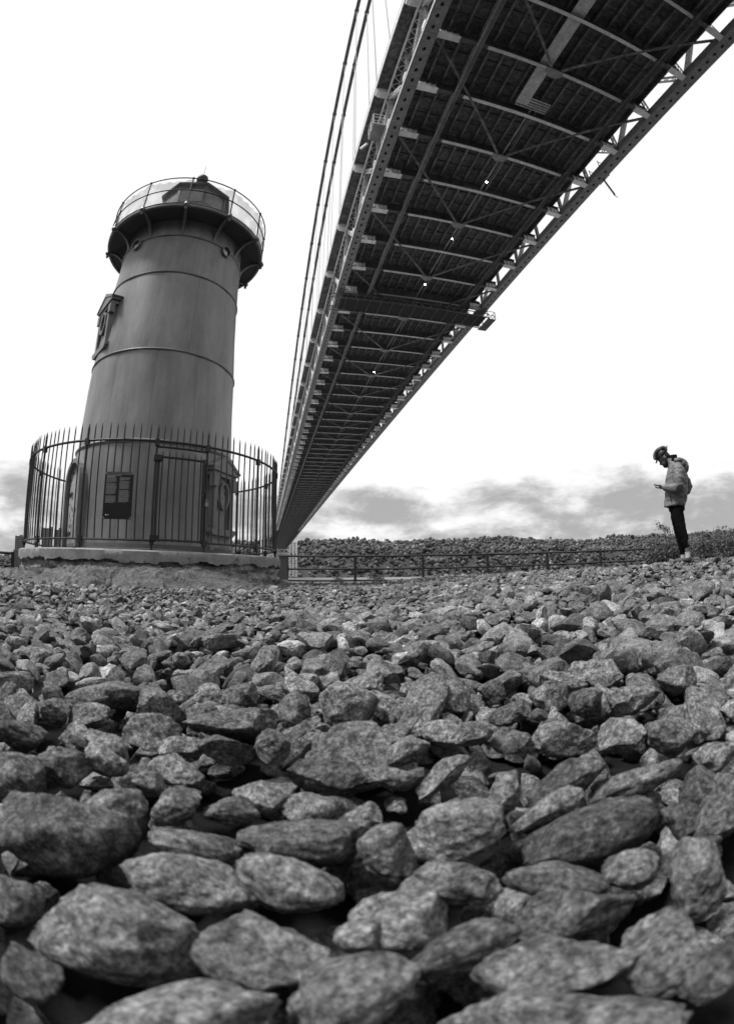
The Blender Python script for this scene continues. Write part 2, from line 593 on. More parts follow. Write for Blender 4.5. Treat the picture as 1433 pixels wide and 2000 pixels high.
# chord panel: box with a row of oval holes through its bottom plate
def chord_panel():
    mb = MB()
    w, L, hgt = 1.4, PAN - 0.012, 1.15
    nh = 5
    cell = L / nh
    for i in range(nh):
        yc = (i + .5) * cell
        ov = [(0.20 * math.cos(2 * PI * j / 12), 0.30 * math.sin(2 * PI * j / 12)) for j in range(12)]
        sq = []
        for j in range(12):
            a = 2 * PI * j / 12
            c_, s_ = math.cos(a), math.sin(a)
            k_ = 1 / max(abs(c_) / (w / 2), abs(s_) / (cell / 2))
            sq.append((c_ * k_, s_ * k_))
        # snap corners
        for cx_, cy_ in ((1, 1), (-1, 1), (-1, -1), (1, -1)):
            b = min(range(12), key=lambda j: (sq[j][0] - cx_ * w / 2) ** 2 + (sq[j][1] - cy_ * cell / 2) ** 2)
            sq[b] = (cx_ * w / 2, cy_ * cell / 2)
        V = [(x, yc + y, 0) for x, y in sq] + [(x, yc + y, 0) for x, y in ov] + [(x, yc + y, 0.08) for x, y in ov]
        F = [(j, (j + 1) % 12, 12 + (j + 1) % 12, 12 + j) for j in range(12)] + [(12 + j, 12 + (j + 1) % 12, 24 + (j + 1) % 12, 24 + j) for j in range(12)]
        mb.add(V, F)
    for s_ in (-1, 1):
        mb.box((s_ * (w / 2 - .03), L / 2, hgt / 2 + .001), (.06, L, hgt))
        mb.box((s_ * (w / 2 + .05), L / 2, .05), (.10, L, .06))
        mb.box((s_ * (w / 2 + .04), L / 2, hgt - .05), (.08, L, .06))
    mb.box((0, L / 2, hgt), (w - .13, L, .06))
    for i in range(2):
        mb.box((0, 0.25 + i * (L - .5), -0.02), (w - .2, .4, .035))
    return mb.mesh('chord_panel', 'steel')


CP = chord_panel()
LAC = MB()
for i in range(10):
    a, b = (-.48, .48) if i % 2 else (.48, -.48)
    LAC.beam((a, PAN * i / 10, 0), (b, PAN * (i + 1) / 10, 0), .13, .03)
LAC = LAC.mesh('lacing', 'steel_pale')
for X in ((XL0 + XL1) / 2, (XR0 + XR1) / 2):
    ch = MB().box((X, (Y0 + Y1) / 2, BH + .6), (.5, Y1 - Y0, .5)).build('bottom_chord', 'steel_dark', bridge)
    for k in range(K0, K1):
        obj('chord_panel', CP, ch, (X, BY(k), BH))
    tcx = MB()
    for s_ in (-1, 1):
        tcx.box((X + s_ * .5, (Y0 + Y1) / 2, BH + 9.45), (.08, Y1 - Y0, 1.1))
    for s_ in (-1, 1):
        tcx.box((X + s_ * .52, (Y0 + Y1) / 2, BH + 8.87), (.16, Y1 - Y0, .05))
    tcx = tcx.build('top_chord', 'steel_pale', bridge)
    for k in range(K0, 64):
        obj('lacing', LAC, tcx, (X, BY(k), BH + 8.84))
    MB().box((XL0 - .13 if X < 20 else XR1 + .13, (Y0 + Y1) / 2, BH + .16), (.05, Y1 - Y0, .32)).build('chord_flange', 'lit_steel', bridge)  # sunlit outer edge painted as a white strip

# web members: laced diagonals and posts between the chords
def laced(L, w=.62, d=.5):
    mb = MB()
    for s_ in (-1, 1):
        mb.box((0, s_ * w / 2, L / 2), (d, .09, L))
    n = max(int(L / .75), 4)
    for side in (-1, 1):
        for i in range(n):
            z0, z1 = L * i / n, L * (i + 1) / n
            a, b = (-1, 1) if i % 2 else (1, -1)
            mb.beam((side * d / 2, a * w / 2, z0), (side * d / 2, b * w / 2, z1), .03, .10, up=(1, 0, 0))
    return mb


HT = 8.3
DL = math.hypot(HT, PAN)
DIA = laced(DL - 0.8).mesh('diagonal', 'steel_pale')
POST = laced(HT - .5, .5, .42).mesh('post', 'steel')
GUS = MB().prism([(-1.3, 0), (1.3, 0), (1.1, .7), (.4, 1.6), (-.4, 1.6), (-1.1, .7)], -.03, .03).mesh('gusset', 'steel_pale')
for X in ((XL0 + XL1) / 2, (XR0 + XR1) / 2):
    for k in range(K0, 72):
        if k % 2 == 0:
            for s_ in (-1, 1):
                a = math.atan2(PAN, HT)
                obj('diagonal', DIA, bridge, (X, BY(k) - s_ * PAN + s_ * .4 * math.sin(a), BH + .9 + .4 * math.cos(a)), (-s_ * a, 0, 0))
        obj('post', POST, bridge, (X + .001, BY(k), BH + 1.1))
        if k < 40:
            obj('gusset', GUS, bridge, (X - .62 if X < 20 else X + .62, BY(k), BH + .95), (0, 0, PI / 2))
far = MB()
for X in ((XL0 + XL1) / 2, (XR0 + XR1) / 2):
    for k in range(72, K1):
        far.beam((X, BY(k), BH + 1), (X, BY(k), BH + 8.9), .5, .5)
        if k % 2 == 0:
            for s_ in (-1, 1):
                far.beam((X, BY(k) + s_ * PAN, BH + 1), (X, BY(k), BH + 8.9), .5, .5)
tag(far.build('truss_bracing', 'steel_pale', bridge), kind='stuff')

# upper deck with overhanging edges, fascia and brackets
UZ = BH + 10.6
ud = MB().box(((10.3 + 45.3) / 2, (Y0 + Y1) / 2, UZ + .35), (45.3 - 10.3, Y1 - Y0, .7)).build('upper_deck', 'deck_underside', bridge)
for X in (10.3, 45.3):
    MB().box((X + (-.06 if X < 20 else .06), (Y0 + Y1) / 2, UZ + .35), (.12, Y1 - Y0, 1.1)).build('fascia', 'steel_pale', ud)
    fr = MB()
    for z in (1.2, 1.5, 1.8):
        fr.box((X, (Y0 + Y1) / 2, UZ + z), (.05, Y1 - Y0, .06))
    fr.build('parapet_rail', 'steel', ud)
DBR = MB()
DBR.prism([(-1.0, 0), (1.2, 0), (1.2, -1.05), (-.5, -1.05), (-.9, -.75), (-1.0, -.4)], -.6, .6)
DBR.box((-.35, 0, .02 - .3), (1.0, 1.34, .09))
DBR = DBR.mesh('deck_bracket', 'steel_pale')
for k in range(K0, 60):
    if k % 2 == 0:
        obj('deck_bracket', DBR, bridge, (11.3, BY(k), UZ - .02))
        obj('deck_bracket', DBR, bridge, (44.3, BY(k), UZ - .02), (0, 0, PI))
for X in (15.5, 20, 25, 30.6, 35.6, 40):
    MB().box((X, (Y0 + Y1) / 2, UZ - .45), (.35, Y1 - Y0, .85)).build('upper_stringer', 'steel_dark', bridge)

# lower deck: slab, stringers, floor beams
slab = MB().box((27.4, (Y0 + Y1) / 2, BH + 2.95), (27.7, Y1 - Y0, .3)).build('lower_deck', 'deck_underside', bridge)
rib = MB().box((27.4, 0, BH + 2.70), (27.5, .16, .22)).mesh('cross_rib', 'steel_dark')
for k in range(K0, 40):
    for f_ in (.36, .69):
        obj('cross_rib', rib, slab, (0, BY(k) + PAN * f_, 0))
XS = [14.6 + i * 1.83 for i in range(15)]
for X in XS:
    s_ = MB()
    s_.box((X, (Y0 + Y1) / 2, BH + 2.42), (.10, Y1 - Y0, .75))
    s_ = s_.build('stringer', 'steel_dark', bridge)
    MB().box((X, (Y0 + Y1) / 2, BH + 2.02), (.26, Y1 - Y0, .05)).build('stringer_flange', 'steel_mid', s_)
MB().box((41.35, (Y0 + Y1) / 2, BH + 2.5), (.12, Y1 - Y0, 1.1)).build('edge_girder', 'steel_dark', bridge)
MB().box((13.45, (Y0 + Y1) / 2, BH + 2.5), (.12, Y1 - Y0, 1.1)).build('edge_girder', 'steel_dark', bridge)

FB = MB()
FB.box((27.8, 0, BH + 1.15), (29.4, .06, 1.6))
FB.box((27.8, 0, BH + 1.98), (29.4, .5, .07))
FB.prism([(13.2, BH + .35), (13.2, BH + .29), (42.3, BH + .29), (42.3, BH + .35)], -.3, .3)
for i in range(16):
    for s_ in (-1, 1):
        FB.box((14.9 + i * 1.72, s_ * .13, BH + 1.15), (.05, .18, 1.55))
FB = FB.mesh('floor_beam', 'steel_dark')
COV = MB().box((28.4, 0, BH + .255), (18.6, .5, .06)).mesh('cover_plate', 'steel_pale')
EB = MB()
EB.box((1.15, 0, .62), (2.3, .34, 1.2))
EB.prism([(-.1, 0), (2.5, 0), (2.4, -.06), (0, -.06)], -.48, .48)
for i in range(4):
    EB.box((.25 + i * .68, 0, .63), (.07, .62, 1.2))
EB = EB.mesh('end_block', 'lit_steel')  # bright colour stands in for sky light reaching the beam ends
for k in range(K0, K1):
    fb = obj('floor_beam', FB, bridge, (0, BY(k), 0))
    obj('cover_plate', COV, fb)
    if k < 70:
        obj('end_block', EB, fb, (13.25, 0, BH + .1))
        obj('end_block', EB, fb, (42.4, 0, BH + .1), (0, 0, PI))

# lateral bracing in the plane of the bottom chords, meeting at centre plates
PLT = MB().prism([(-1.1, -.5), (-.4, -1.0), (.4, -1.0), (1.1, -.5), (1.1, .35), (-1.1, .35)], -.03, .03)
PLT = PLT.mesh('bracing_plate', 'steel')
for k in range(K0 + 1, 60):
    if k % 2 == 0:
        obj('bracing_plate', PLT, bridge, (27.7, BY(k), BH + .12), (PI / 2, 0, 0))
        for s_ in (-1, 1):
            xe = 12.9 if s_ < 0 else 42.7
            mb = MB().beam((27.7 + s_ * .7, BY(k) - .5, BH + .16), (xe, BY(k - 2) + .3, BH + .5), .34, .22)
            mb.build('lateral_brace', 'steel_mid', bridge)

# traveller rails, centre walkway and lit lamps
for X in (17.95, 37.9):
    r_ = MB()
    for dx, w, z in ((-.26, .14, 0), (.0, .10, .1), (.22, .10, .06)):
        r_.box((X + dx, (Y0 + Y1) / 2, BH - .45 + z), (w, Y1 - Y0, .26))
    for k in range(K0, 60):
        r_.box((X, BY(k), BH + .0), (.5, .2, .75))
    r_.build('traveller_rail', 'steel' if X < 20 else 'steel_dark', bridge)
wk = MB().box((26.6, (Y0 + 29.6) / 2, BH + 1.0), (1.5, 29.6 - Y0, .05))
for X in (25.85, 26.6, 27.35):
    wk.box((X, (Y0 + 29.6) / 2, BH + .98), (.07, 29.6 - Y0, .16))
yy = Y0
while yy < 29.5:
    wk.box((26.6, yy, BH + .96), (1.5, .06, .06))
    yy += .45
for yy in (28.3, 28.75, 29.2, 29.6, 30.0):
    wk.box((28.0, yy, BH + .9), (4.4, .12, .08))
for xx in np.arange(26, 30.3, .3):
    wk.box((xx, 29.15, BH + .94), (.05, 1.8, .05))
wk.build('walkway', 'steel_pale', bridge)
MB().box((28.1, (30 + Y1) / 2, BH + .75), (.22, Y1 - 30, .10)).box((29.0, (30 + Y1) / 2, BH + .95), (.10, Y1 - 30, .10)).build('service_pipe', 'steel', bridge)
for Y in (44.8, 59.5, 74.3, 118.3):
    lp = MB().beam((0, 0, .5), (0, 0, .1), .08, .08).lathe([(.05, .12), (.2, .0), (.22, -.05)], 12).build('lamp', 'steel_dark', bridge, loc=(28.1, Y, BH + .35))
    MB().ell((0, 0, -.1), (.10, .10, .10), 10, 6).build('bulb', 'bulb', lp)

# main cables, bands and suspenders
YM, KC, ZM = 490.0, 3.9e-4, 66.0


def cable_z(Y):
    return ZM + KC * (YM - Y) ** 2


ROPE = MB().tube([(0, -.16, 0), (0, -.16, 1)], .045, 6).tube([(0, .16, 0), (0, .16, 1)], .045, 6).box((0, 0, .008), (.16, .40, .016)).mesh('suspender', 'rope')
BAND = MB().lathe([(.47, -.45), (.60, -.42), (.60, .42), (.47, .45)], 14).mesh('cable_band', 'cable_steel')
for X in (10.5, 13.2, 42.3, 45.0):
    pts = [(X, y, cable_z(y)) for y in np.linspace(-40, 1000, 105)]
    cb = MB().tube(pts, .48, 12).build('main_cable', 'cable_steel', bridge, smooth=True)
    for k in range(K0, K1):
        if k % 2:
            continue
        y = BY(k)
        z = cable_z(y)
        sl = math.atan2(-2 * KC * (YM - y), 1)
        if X < 20 or k < 40:
            obj('cable_band', BAND, cb, (X, y, z), (sl - PI / 2, 0, 0))
        obj('suspender', ROPE, cb, (X, y, UZ), (0, 0, 0), (1, 1, max(z - UZ - .3, .2)))

# far tower, a steel lattice
TY = 1000.0
tw = MB()
LEGS = ((-9.6, 4.4), (51.0, 65.0))
for a, b in LEGS:
    for x in (a, (a + b) / 2, b):
        for y in (TY - 6, TY + 6):
            tw.beam((x, y, -5), (x, y, 168), 1.9, 1.9)
tower = tw.build('bridge_tower', 'tower_lattice', bridge)
XB = MB().beam((-6.8, 0, -6), (6.8, 0, 6), 1.1, 1.1).beam((-6.8, .05, 6), (6.8, .05, -6), 1.1, 1.1).box((0, 0, 6.9), (14, 1.2, 1.2)).mesh('cross_brace', 'tower_lattice')
for a, b in LEGS:
    for i in range(12):
        obj('cross_brace', XB, tower, ((a + b) / 2, TY - 6.2, 2 + i * 14.0))
for z0 in (36, 46, 158):
    mb = MB()
    for dz in (0, 8):
        mb.box((27.7, TY - 6, z0 + dz), (47, 1.3, 1.3))
    for i in range(6):
        x0 = 4.4 + i * 7.77
        mb.beam((x0, TY - 6, z0), (x0 + 7.77, TY - 6, z0 + 8), .9, .9).beam((x0, TY - 5.9, z0 + 8), (x0 + 7.77, TY - 5.9, z0), .9, .9)
    mb.build('portal_beam', 'tower_lattice', tower)
for s_ in (0, 1):
    arc = MB()
    cx0 = 4.4 + 12 if s_ == 0 else 51 - 12
    pts = [(cx0 + (-12 if s_ == 0 else 12) * math.cos(a), TY - 6, 24 + 12 * math.sin(a)) for a in np.linspace(0, PI / 2, 8)]
    for p, q_ in zip(pts, pts[1:]):
        arc.beam(p, q_, 1.4, 1.4)
    arc.build('portal_arch', 'tower_lattice', tower)
for a, b in LEGS:
    MB().box(((a + b) / 2, TY, -4.4), (24, 26, 3.5)).build('pier', 'concrete', tower)

# inspection platform hung under the deck
gp = thing('inspection_platform', 'long steel inspection platform hung across the underside of the bridge', 'platform', (BU.x * 27 + BD.x * 81.5, BU.y * 27 + BD.y * 81.5, CZ + BH - 1.6), -BAZ)
fr = MB()
for y in (-2.4, 2.4):
    for z in (-.5, .4):
        fr.box((0, y, z), (34, .16, .16))
for i in range(30):
    x = -17 + i * 34 / 29
    for y in (-2.4, 2.4):
        fr.beam((x, y, -.5), (x, y, .4), .08, .08)
    if i % 2:
        fr.beam((x, -2.4, -.5), (x, 2.4, -.5), .12, .12)
for x in (-15, -9, 10.8, 15):
    for y in (-2, 2):
        fr.beam((x, y, .4), (x, y, 1.4), .12, .12)
fr.build('frame', 'steel_dark', gp)
MB().box((1, 0, -.36), (31, 4.5, .06)).build('floor_grating', 'tower_seam', gp)
MB().box((-11.5, .3, .1), (8, 3.0, .9)).box((-6.6, .2, .1), (1.2, 2.4, .8)).build('machinery_housing', 'steel_dark', gp)
bk = MB()
for x in (16.6, 18.4):
    for y in (-2.6, 0, 2.6):
        bk.beam((x, y, -.9), (x, y, 1.0), .09, .09)
for z in (-.9, .05, 1.0):
    for x in (16.6, 18.4):
        bk.beam((x, -2.6, z), (x, 2.6, z), .09, .09)
    for y in (-2.6, 2.6):
        bk.beam((16.6, y, z), (18.4, y, z), .09, .09)
bk.box((17.5, 0, -.95), (1.8, 5.2, .05))
for i in range(6):
    y = -2.6 + i * .87
    bk.beam((18.4, y, -.9), (18.4, y + .87, 1.0), .05, .05)
bk.build('end_cage', 'steel_dark', gp)
sf = thing('scaffold_cage', 'small scaffold cage hanging on the left truss of the bridge', 'scaffold', (BU.x * 11.0 + BD.x * 42, BU.y * 11.0 + BD.y * 42, CZ + BH + 4.5), -BAZ)
mb = MB()
for x in (-.8, .8):
    for y in (-1.6, 0, 1.6):
        mb.beam((x, y, -1.3), (x, y, 1.3), .09, .09)
for z in (-1.3, -.4, .5, 1.3):
    for x in (-.8, .8):
        mb.beam((x, -1.6, z), (x, 1.6, z), .08, .08)
    for y in (-1.6, 0, 1.6):
        mb.beam((-.8, y, z), (.8, y, z), .08, .08)
mb.build('tube_frame', 'steel_pale', sf)
MB().box((0, 0, -1.35), (1.7, 3.3, .06)).build('floor_board', 'steel', sf)
MB().beam((-.9, 2.2, -1.5), (-1.2, 5.2, .9), .28, .28).build('hoist_arm', 'steel_pale', sf)
sf = thing('hanging_cradle', 'small work cradle with a drooping pole on the right edge of the bridge', 'cradle', (BU.x * 43.2 + BD.x * 36.5, BU.y * 43.2 + BD.y * 36.5, CZ + BH), -BAZ)
mb = MB()
for y in (-1.2, 1.2):
    for x in (-.5, 1.0):
        mb.beam((x, y, 0), (x, y, 2.6), .09, .09)
for z in (.1, 1.2, 2.4):
    mb.beam((-.5, -1.2, z), (1, -1.2, z), .08, .08).beam((-.5, 1.2, z), (1, 1.2, z), .08, .08).beam((1, -1.2, z), (1, 1.2, z), .08, .08)
mb.build('cage', 'steel_dark', sf)
MB().beam((.6, 0, .1), (1.4, -.4, -3.4), .22, .22).beam((1.3, -.3, -3.4), (1.75, -.5, -3.9), .08, .08).build('pole', 'steel_dark', sf)

# ------------------------------------------------------------------ lighthouse on its round plinth (local +X faces the camera)
LROT = math.atan2(-LY, -LX)
PZ = CZ + 0.41                               # top of the plinth


def fbm(x, y, z, o=4):
    return mnoise.fractal(Vector((x, y, z)), 1.0, 2.0, o)


plinth = thing('concrete_plinth', 'round concrete plinth with crumbling masonry under the lighthouse', 'plinth', (LX, LY, CZ - 0.35), LROT)
mb = MB()
n = 420
V, F = [], []
for i, (r_, z) in enumerate([(0, .76), (2.6, .76), (3.15, .757), (3.225, .75), (3.25, .725), (3.255, .65), (3.25, 0), (3.20, 0)]):
    for j in range(n):
        a = 2 * PI * j / n
        zz, rr = z, r_
        if i in (6, 7):
            zz = .555 + .05 * fbm(3 * math.cos(a), 3 * math.sin(a), 3.1, 3) + .045 * fbm(11 * math.cos(a), 11 * math.sin(a), 1, 4) + .03 * (mnoise.cell(Vector((17 * math.cos(a), 17 * math.sin(a), 0))) - .5)
        if i in (4, 5, 6):
            rr += .012 * fbm(9 * math.cos(a), 9 * math.sin(a), z * 9, 3)
        V.append((rr * math.cos(a), rr * math.sin(a), zz))
for i in range(7):
    for j in range(n):
        F.append((i * n + j, i * n + (j + 1) % n, (i + 1) * n + (j + 1) % n, (i + 1) * n + j))
mb.add(V, F)
mb.build('rim', 'concrete', plinth, smooth=True)
V, F = [], []
n, mrow = 260, 26
for i in range(mrow):
    z = -.35 + 1.0 * i / (mrow - 1)
    for j in range(n):
        a = 2 * PI * j / n
        c_, s_ = math.cos(a), math.sin(a)
        k = 3.205 + .045 * fbm(6 * c_, 6 * s_, z * 9, 5) + .05 * (mnoise.cell(Vector((c_ * 11 + fbm(c_ * 5, s_ * 5, z * 4) * .6, s_ * 11, z * 8))) - .5) - .06 * smooth01(.40, .58, z) * (fbm(4 * c_, 4 * s_, 8) > .0)
        V.append((k * c_, k * s_, z))
for i in range(mrow - 1):
    for j in range(n):
        F.append((i * n + j, i * n + (j + 1) % n, (i + 1) * n + (j + 1) % n, (i + 1) * n + j))
MB().add(V, F).build('rubble_wall', 'rubble', plinth, smooth=True)

# bedrock breaking through in front of the plinth
V, F = [], []
nr_, na_ = 64, 420
aa = R(-125) + R(250) * np.arange(na_) / (na_ - 1)
ww_ = .12 + .22 * np.cos(aa * 1.2 + .35) ** 2 + 1.3 * smooth01(.45, 1.1, -aa) - .35 * smooth01(.3, 1.2, aa)
r2 = 3.05 + (1.0 + ww_)[None] * (np.arange(nr_) / (nr_ - 1))[:, None]
GG = ground(LX + r2 * np.cos(aa + LROT), LY + r2 * np.sin(aa + LROT))
for i in range(nr_):
    for j in range(na_):
        a = R(-125) + R(250) * j / (na_ - 1)
        wid = .12 + .22 * math.cos(a * 1.2 + .35) ** 2 + 1.3 * smooth01(.45, 1.1, -a) - .35 * smooth01(.3, 1.2, a)
        r_ = 3.05 + (1.0 + wid) * i / (nr_ - 1)
        x, y = r_ * math.cos(a), r_ * math.sin(a)
        wx_, wy_ = LX + x * math.cos(LROT) - y * math.sin(LROT), LY + x * math.sin(LROT) + y * math.cos(LROT)
        g = GG[i, j]
        t_ = i / (nr_ - 1)
        crest = CZ + .085 - .22 * smooth01(.22, .95, a) - .17 * smooth01(.30, 1.0, -a)
        fall = .35 * smooth01(.10, .60, t_) + .65 * smooth01(.50, .93, t_)
        z = crest * (1 - fall) + (g - .14) * fall
        env = smooth01(0, .15, t_) * (1 - smooth01(.90, 1, t_))
        wob = fbm(x * .9, y * .9, 2.0, 3)
        q1 = (y * 1.0 + x * .75 + wob * .9) * 2.9          # tilted schist layers
        saw = (q1 - math.floor(q1))
        st1 = saw ** 1.6
        q2 = q1 * 3.3 + fbm(x * 3, y * 3, 1, 2)
        saw2 = q2 - math.floor(q2)
        z += env * (.075 * wob + .075 * (st1 - .4) * (.6 + .8 * fbm(x * 1.4 + 9, y * 1.4, 0, 2)) + .035 * (saw2 - .5) + .03 * fbm(x * 7, y * 7, 3, 4))
        z -= .22 * math.exp(-((a + .19) / .05) ** 2) * smooth01(.22, .40, t_) * (1 - smooth01(.9, 1, t_))
        z -= .10 * math.exp(-((a + .62) / .05) ** 2) * env
        z += .09 * math.exp(-((a - .03) / .12) ** 2) * smooth01(.25, .45, t_) * (1 - smooth01(.75, .97, t_))
        V.append((x, y, z - CZ))
for i in range(nr_ - 1):
    for j in range(na_ - 1):
        F.append((i * na_ + j, i * na_ + j + 1, (i + 1) * na_ + j + 1, (i + 1) * na_ + j))
rock = MB().add(V, F).build('bedrock', 'outcrop', None, True, (LX, LY, CZ), (0, 0, LROT))
rock.data.set_sharp_from_angle(angle=R(30))
tag(rock, kind='structure')

light = thing('lighthouse', 'stout tapering iron lighthouse with railed gallery and small lantern', 'lighthouse', (LX, LY, PZ), LROT)
COURSES = [(0.14, 2.32, 2.06, 2.01), (2.37, 4.54, 1.975, 1.905), (4.54, 6.79, 1.905, 1.785), (6.79, 8.04, 1.785, 1.745), (8.04, 8.62, 1.745, 1.735)]
MB().lathe([(2.20, 0), (2.20, .06), (2.10, .075), (2.085, .17), (2.05, .175)], 72).build('base_flange', 'tower_dark', light, smooth=True)
MB().lathe([(2.02, .1), (1.96, 2.35), (1.93, 2.36), (1.865, 4.54), (1.745, 6.79), (1.705, 8.04), (1.695, 8.62)], 72).build('inner_shell', 'tower_seam', light, smooth=True)
for ci, (z0, z1, r0, r1) in enumerate(COURSES):
    npl = 12
    half = PI / npl - .0009
    V, F = [], []
    nu, nvv = 10, 8
    for i in range(nvv + 1):
        t_ = i / nvv
        for j in range(nu + 1):
            u = j / nu * 2 - 1
            rr = r0 + (r1 - r0) * t_ + .010 * (1 - u * u) - .008 + .003 * math.sin(3 * PI * t_)
            V.append((rr * math.cos(u * half), rr * math.sin(u * half), z0 + .004 + (z1 - z0 - .008) * t_))
    o0 = len(V)
    for x, y, z in V[:o0]:
        k = (math.hypot(x, y) - .035) / math.hypot(x, y)
        V.append((x * k, y * k, z))
    w_ = nu + 1
    for i in range(nvv):
        for j in range(nu):
            F.append((i * w_ + j, i * w_ + j + 1, (i + 1) * w_ + j + 1, (i + 1) * w_ + j))
    edge = [j for j in range(nu)], 
    for j in range(nu):
        F.append((j + 1, j, o0 + j, o0 + j + 1))
        b_ = nvv * w_
        F.append((b_ + j, b_ + j + 1, o0 + b_ + j + 1, o0 + b_ + j))
    for i in range(nvv):
        F.append((i * w_, (i + 1) * w_, o0 + (i + 1) * w_, o0 + i * w_))
        F.append(((i + 1) * w_ + nu, i * w_ + nu, o0 + i * w_ + nu, o0 + (i + 1) * w_ + nu))
    me = MB().add(V, F).mesh('tower_plate', 'tower_paint', True)
    off = (-6, 9, 1, -6, 9)[ci]
    for k in range(npl):
        obj('tower_plate', me, light, (0, 0, 0), (0, 0, R(off + 30 * k)))
for z, r_, h_, pr in ((2.34, 1.99, .07, .055), (4.54, 1.905, .034, .03), (6.79, 1.785, .034, .03), (8.04, 1.745, .034, .03)):
    MB().lathe([(r_ - .03, z - h_), (r_ + pr * .6, z - h_ * .7), (r_ + pr, z), (r_ + pr * .6, z + h_ * .5), (r_ - .03, z + h_ * .8)], 96, closed=True).build('band', 'tower_trim', light, smooth=True)

# gallery
GZ, GR = 8.62, 2.30
DP = MB().lathe([(1.70, GZ), (GR - .02, GZ), (GR - .02, GZ + .05), (1.70, GZ + .05)], 8, True, -PI / 12 + .003, PI / 12 - .003).mesh('deck_plate', 'tower_dark')
for k in range(12):
    obj('deck_plate', DP, light, rot=(0, 0, R(9 + 30 * k)))
MB().lathe([(GR - .04, GZ - .03), (GR + .03, GZ - .035), (GR + .045, GZ + .0), (GR + .03, GZ + .06), (GR + .05, GZ + .075), (GR + .03, GZ + .10), (GR - .04, GZ + .09)], 96, closed=True).build('gallery_rim', 'tower_trim', light, smooth=True)
bp = []
ri, ro, zb, zt = 1.73, GR + .02, GZ - .72, GZ - .02
for i in range(13):
    a = PI / 2 * i / 12
    bp.append((ri + (ro - ri) * (1 - math.cos(a)), zb + (zt - zb) * math.sin(a)))
outer = [(x + .0, z) for x, z in bp]
inner = [(min(x + .0, ro), z) for x, z in bp]
BK = MB()
pl = [(x, z) for x, z in bp] + [(ro, zt + .03), (ri - .02, zt + .03), (ri - .02, zb)]
strip = [(x, z) for x, z in bp]
th = .085
inn = [(x - .0 - .06 * math.sin(PI / 2 * i / 12), z + .06 * math.cos(PI / 2 * i / 12) * 0 + .05) for i, (x, z) in enumerate(bp)]
for i in range(12):
    (x0, z0), (x1, z1) = bp[i], bp[i + 1]
    d = Vector((x1 - x0, 0, z1 - z0)).normalized()
    nrm = Vector((-d.z, 0, d.x)) * .085
    BK.add([(x0, -.04, z0), (x1, -.04, z1), (x1 + nrm.x, -.04, z1 + nrm.z), (x0 + nrm.x, -.04, z0 + nrm.z),
            (x0, .04, z0), (x1, .04, z1), (x1 + nrm.x, .04, z1 + nrm.z), (x0 + nrm.x, .04, z0 + nrm.z)],
           [(0, 1, 2, 3), (4, 7, 6, 5), (0, 4, 5, 1), (3, 2, 6, 7), (0, 3, 7, 4), (1, 5, 6, 2)])
BKM = BK.mesh('bracket', 'tower_trim')
KN = MB().lathe([(0, -.20), (.03, -.19), (.045, -.15), (.03, -.11), (.07, -.08), (.085, -.03), (.06, .03), (.055, .06), (0, .07)], 14).mesh('knob', 'tower_trim', True)
for k in range(12):
    b_ = obj('bracket', BKM, light, rot=(0, 0, R(-6 + 30 * k)))
    obj('knob', KN, b_, (GR + .04, 0, GZ + .03))
RH = 1.0
PST = MB().tube([(0, 0, 0), (0, 0, RH)], .02, 8).ell((0, 0, RH * .52), (.035, .035, .035), 8, 6).ell((0, 0, RH), (.04, .04, .04), 8, 6).mesh('railing_post', 'dark_iron')
for k in range(12):
    a = R(-6 + 30 * k)
    obj('railing_post', PST, light, ((GR + .04) * math.cos(a), (GR + .04) * math.sin(a), GZ + .05))
for z in (GZ + .05 + RH * .52, GZ + .05 + RH):
    MB().tube([((GR + .04) * math.cos(a), (GR + .04) * math.sin(a), z) for a in np.linspace(0, 2 * PI, 97)], .018, 6, cap=False).build('railing_rail', 'dark_iron', light)
V, F = [], []
for i in range(9):
    for j in range(17):
        a = (j / 16 - .5) * R(30)
        z = i / 8
        sag = .10 * (1 - (j / 8 - 1) ** 2) * z ** 3
        rr = GR + .01 - .07 * math.sin(PI * z) * (1 - (j / 8 - 1) ** 2) + .03 * math.sin(j * 1.7 + i)
        V.append((rr * math.cos(a), rr * math.sin(a), GZ + .09 + (.93 - sag) * z))
for i in range(8):
    for j in range(16):
        F.append((i * 17 + j, i * 17 + j + 1, (i + 1) * 17 + j + 1, (i + 1) * 17 + j))
NET = MB().add(V, F).mesh('safety_net', 'netting', True)
for k in range(12):
    obj('safety_net', NET, light, rot=(0, 0, R(9 + 30 * k)))

# lantern
LZ = GZ + .05
lan = MB().lathe([(1.05, 0), (1.05, .75), (.95, .78), (.95, 0)], 8, True).build('lantern', 'tower_dark', light, loc=(0, 0, LZ), rot=(0, 0, R(-34.5)))
fr = MB()
for k in range(8):
    a = R(45 * k)
    c_, s_ = math.cos(a), math.sin(a)
    fr.box((1.02 * c_, 1.02 * s_, 1.43), (.09, .09, 1.32), Matrix.Rotation(a, 3, 'Z'))
    a2 = R(45 * (k + 1))
    for z in (.80, 1.40, 2.04):
        fr.beam((1.02 * c_, 1.02 * s_, z), (1.02 * math.cos(a2), 1.02 * math.sin(a2), z), .06, .08 if z != 1.40 else .035)
fr.build('lantern_frame', 'tower_dark', lan)
PANE = MB().box((.945, 0, 1.42), (.012, .74, 1.2)).mesh('lantern_pane', 'glass')
for k in range(8):
    obj('lantern_pane', PANE, lan, rot=(0, 0, R(22.5 + 45 * k)))
MB().lathe([(1.02, 2.08), (1.15, 2.09), (1.17, 2.15), (1.08, 2.2), (.24, 2.90), (.17, 3.0), (.16, 3.25)], 8).build('lantern_roof', 'tower_dark', lan)
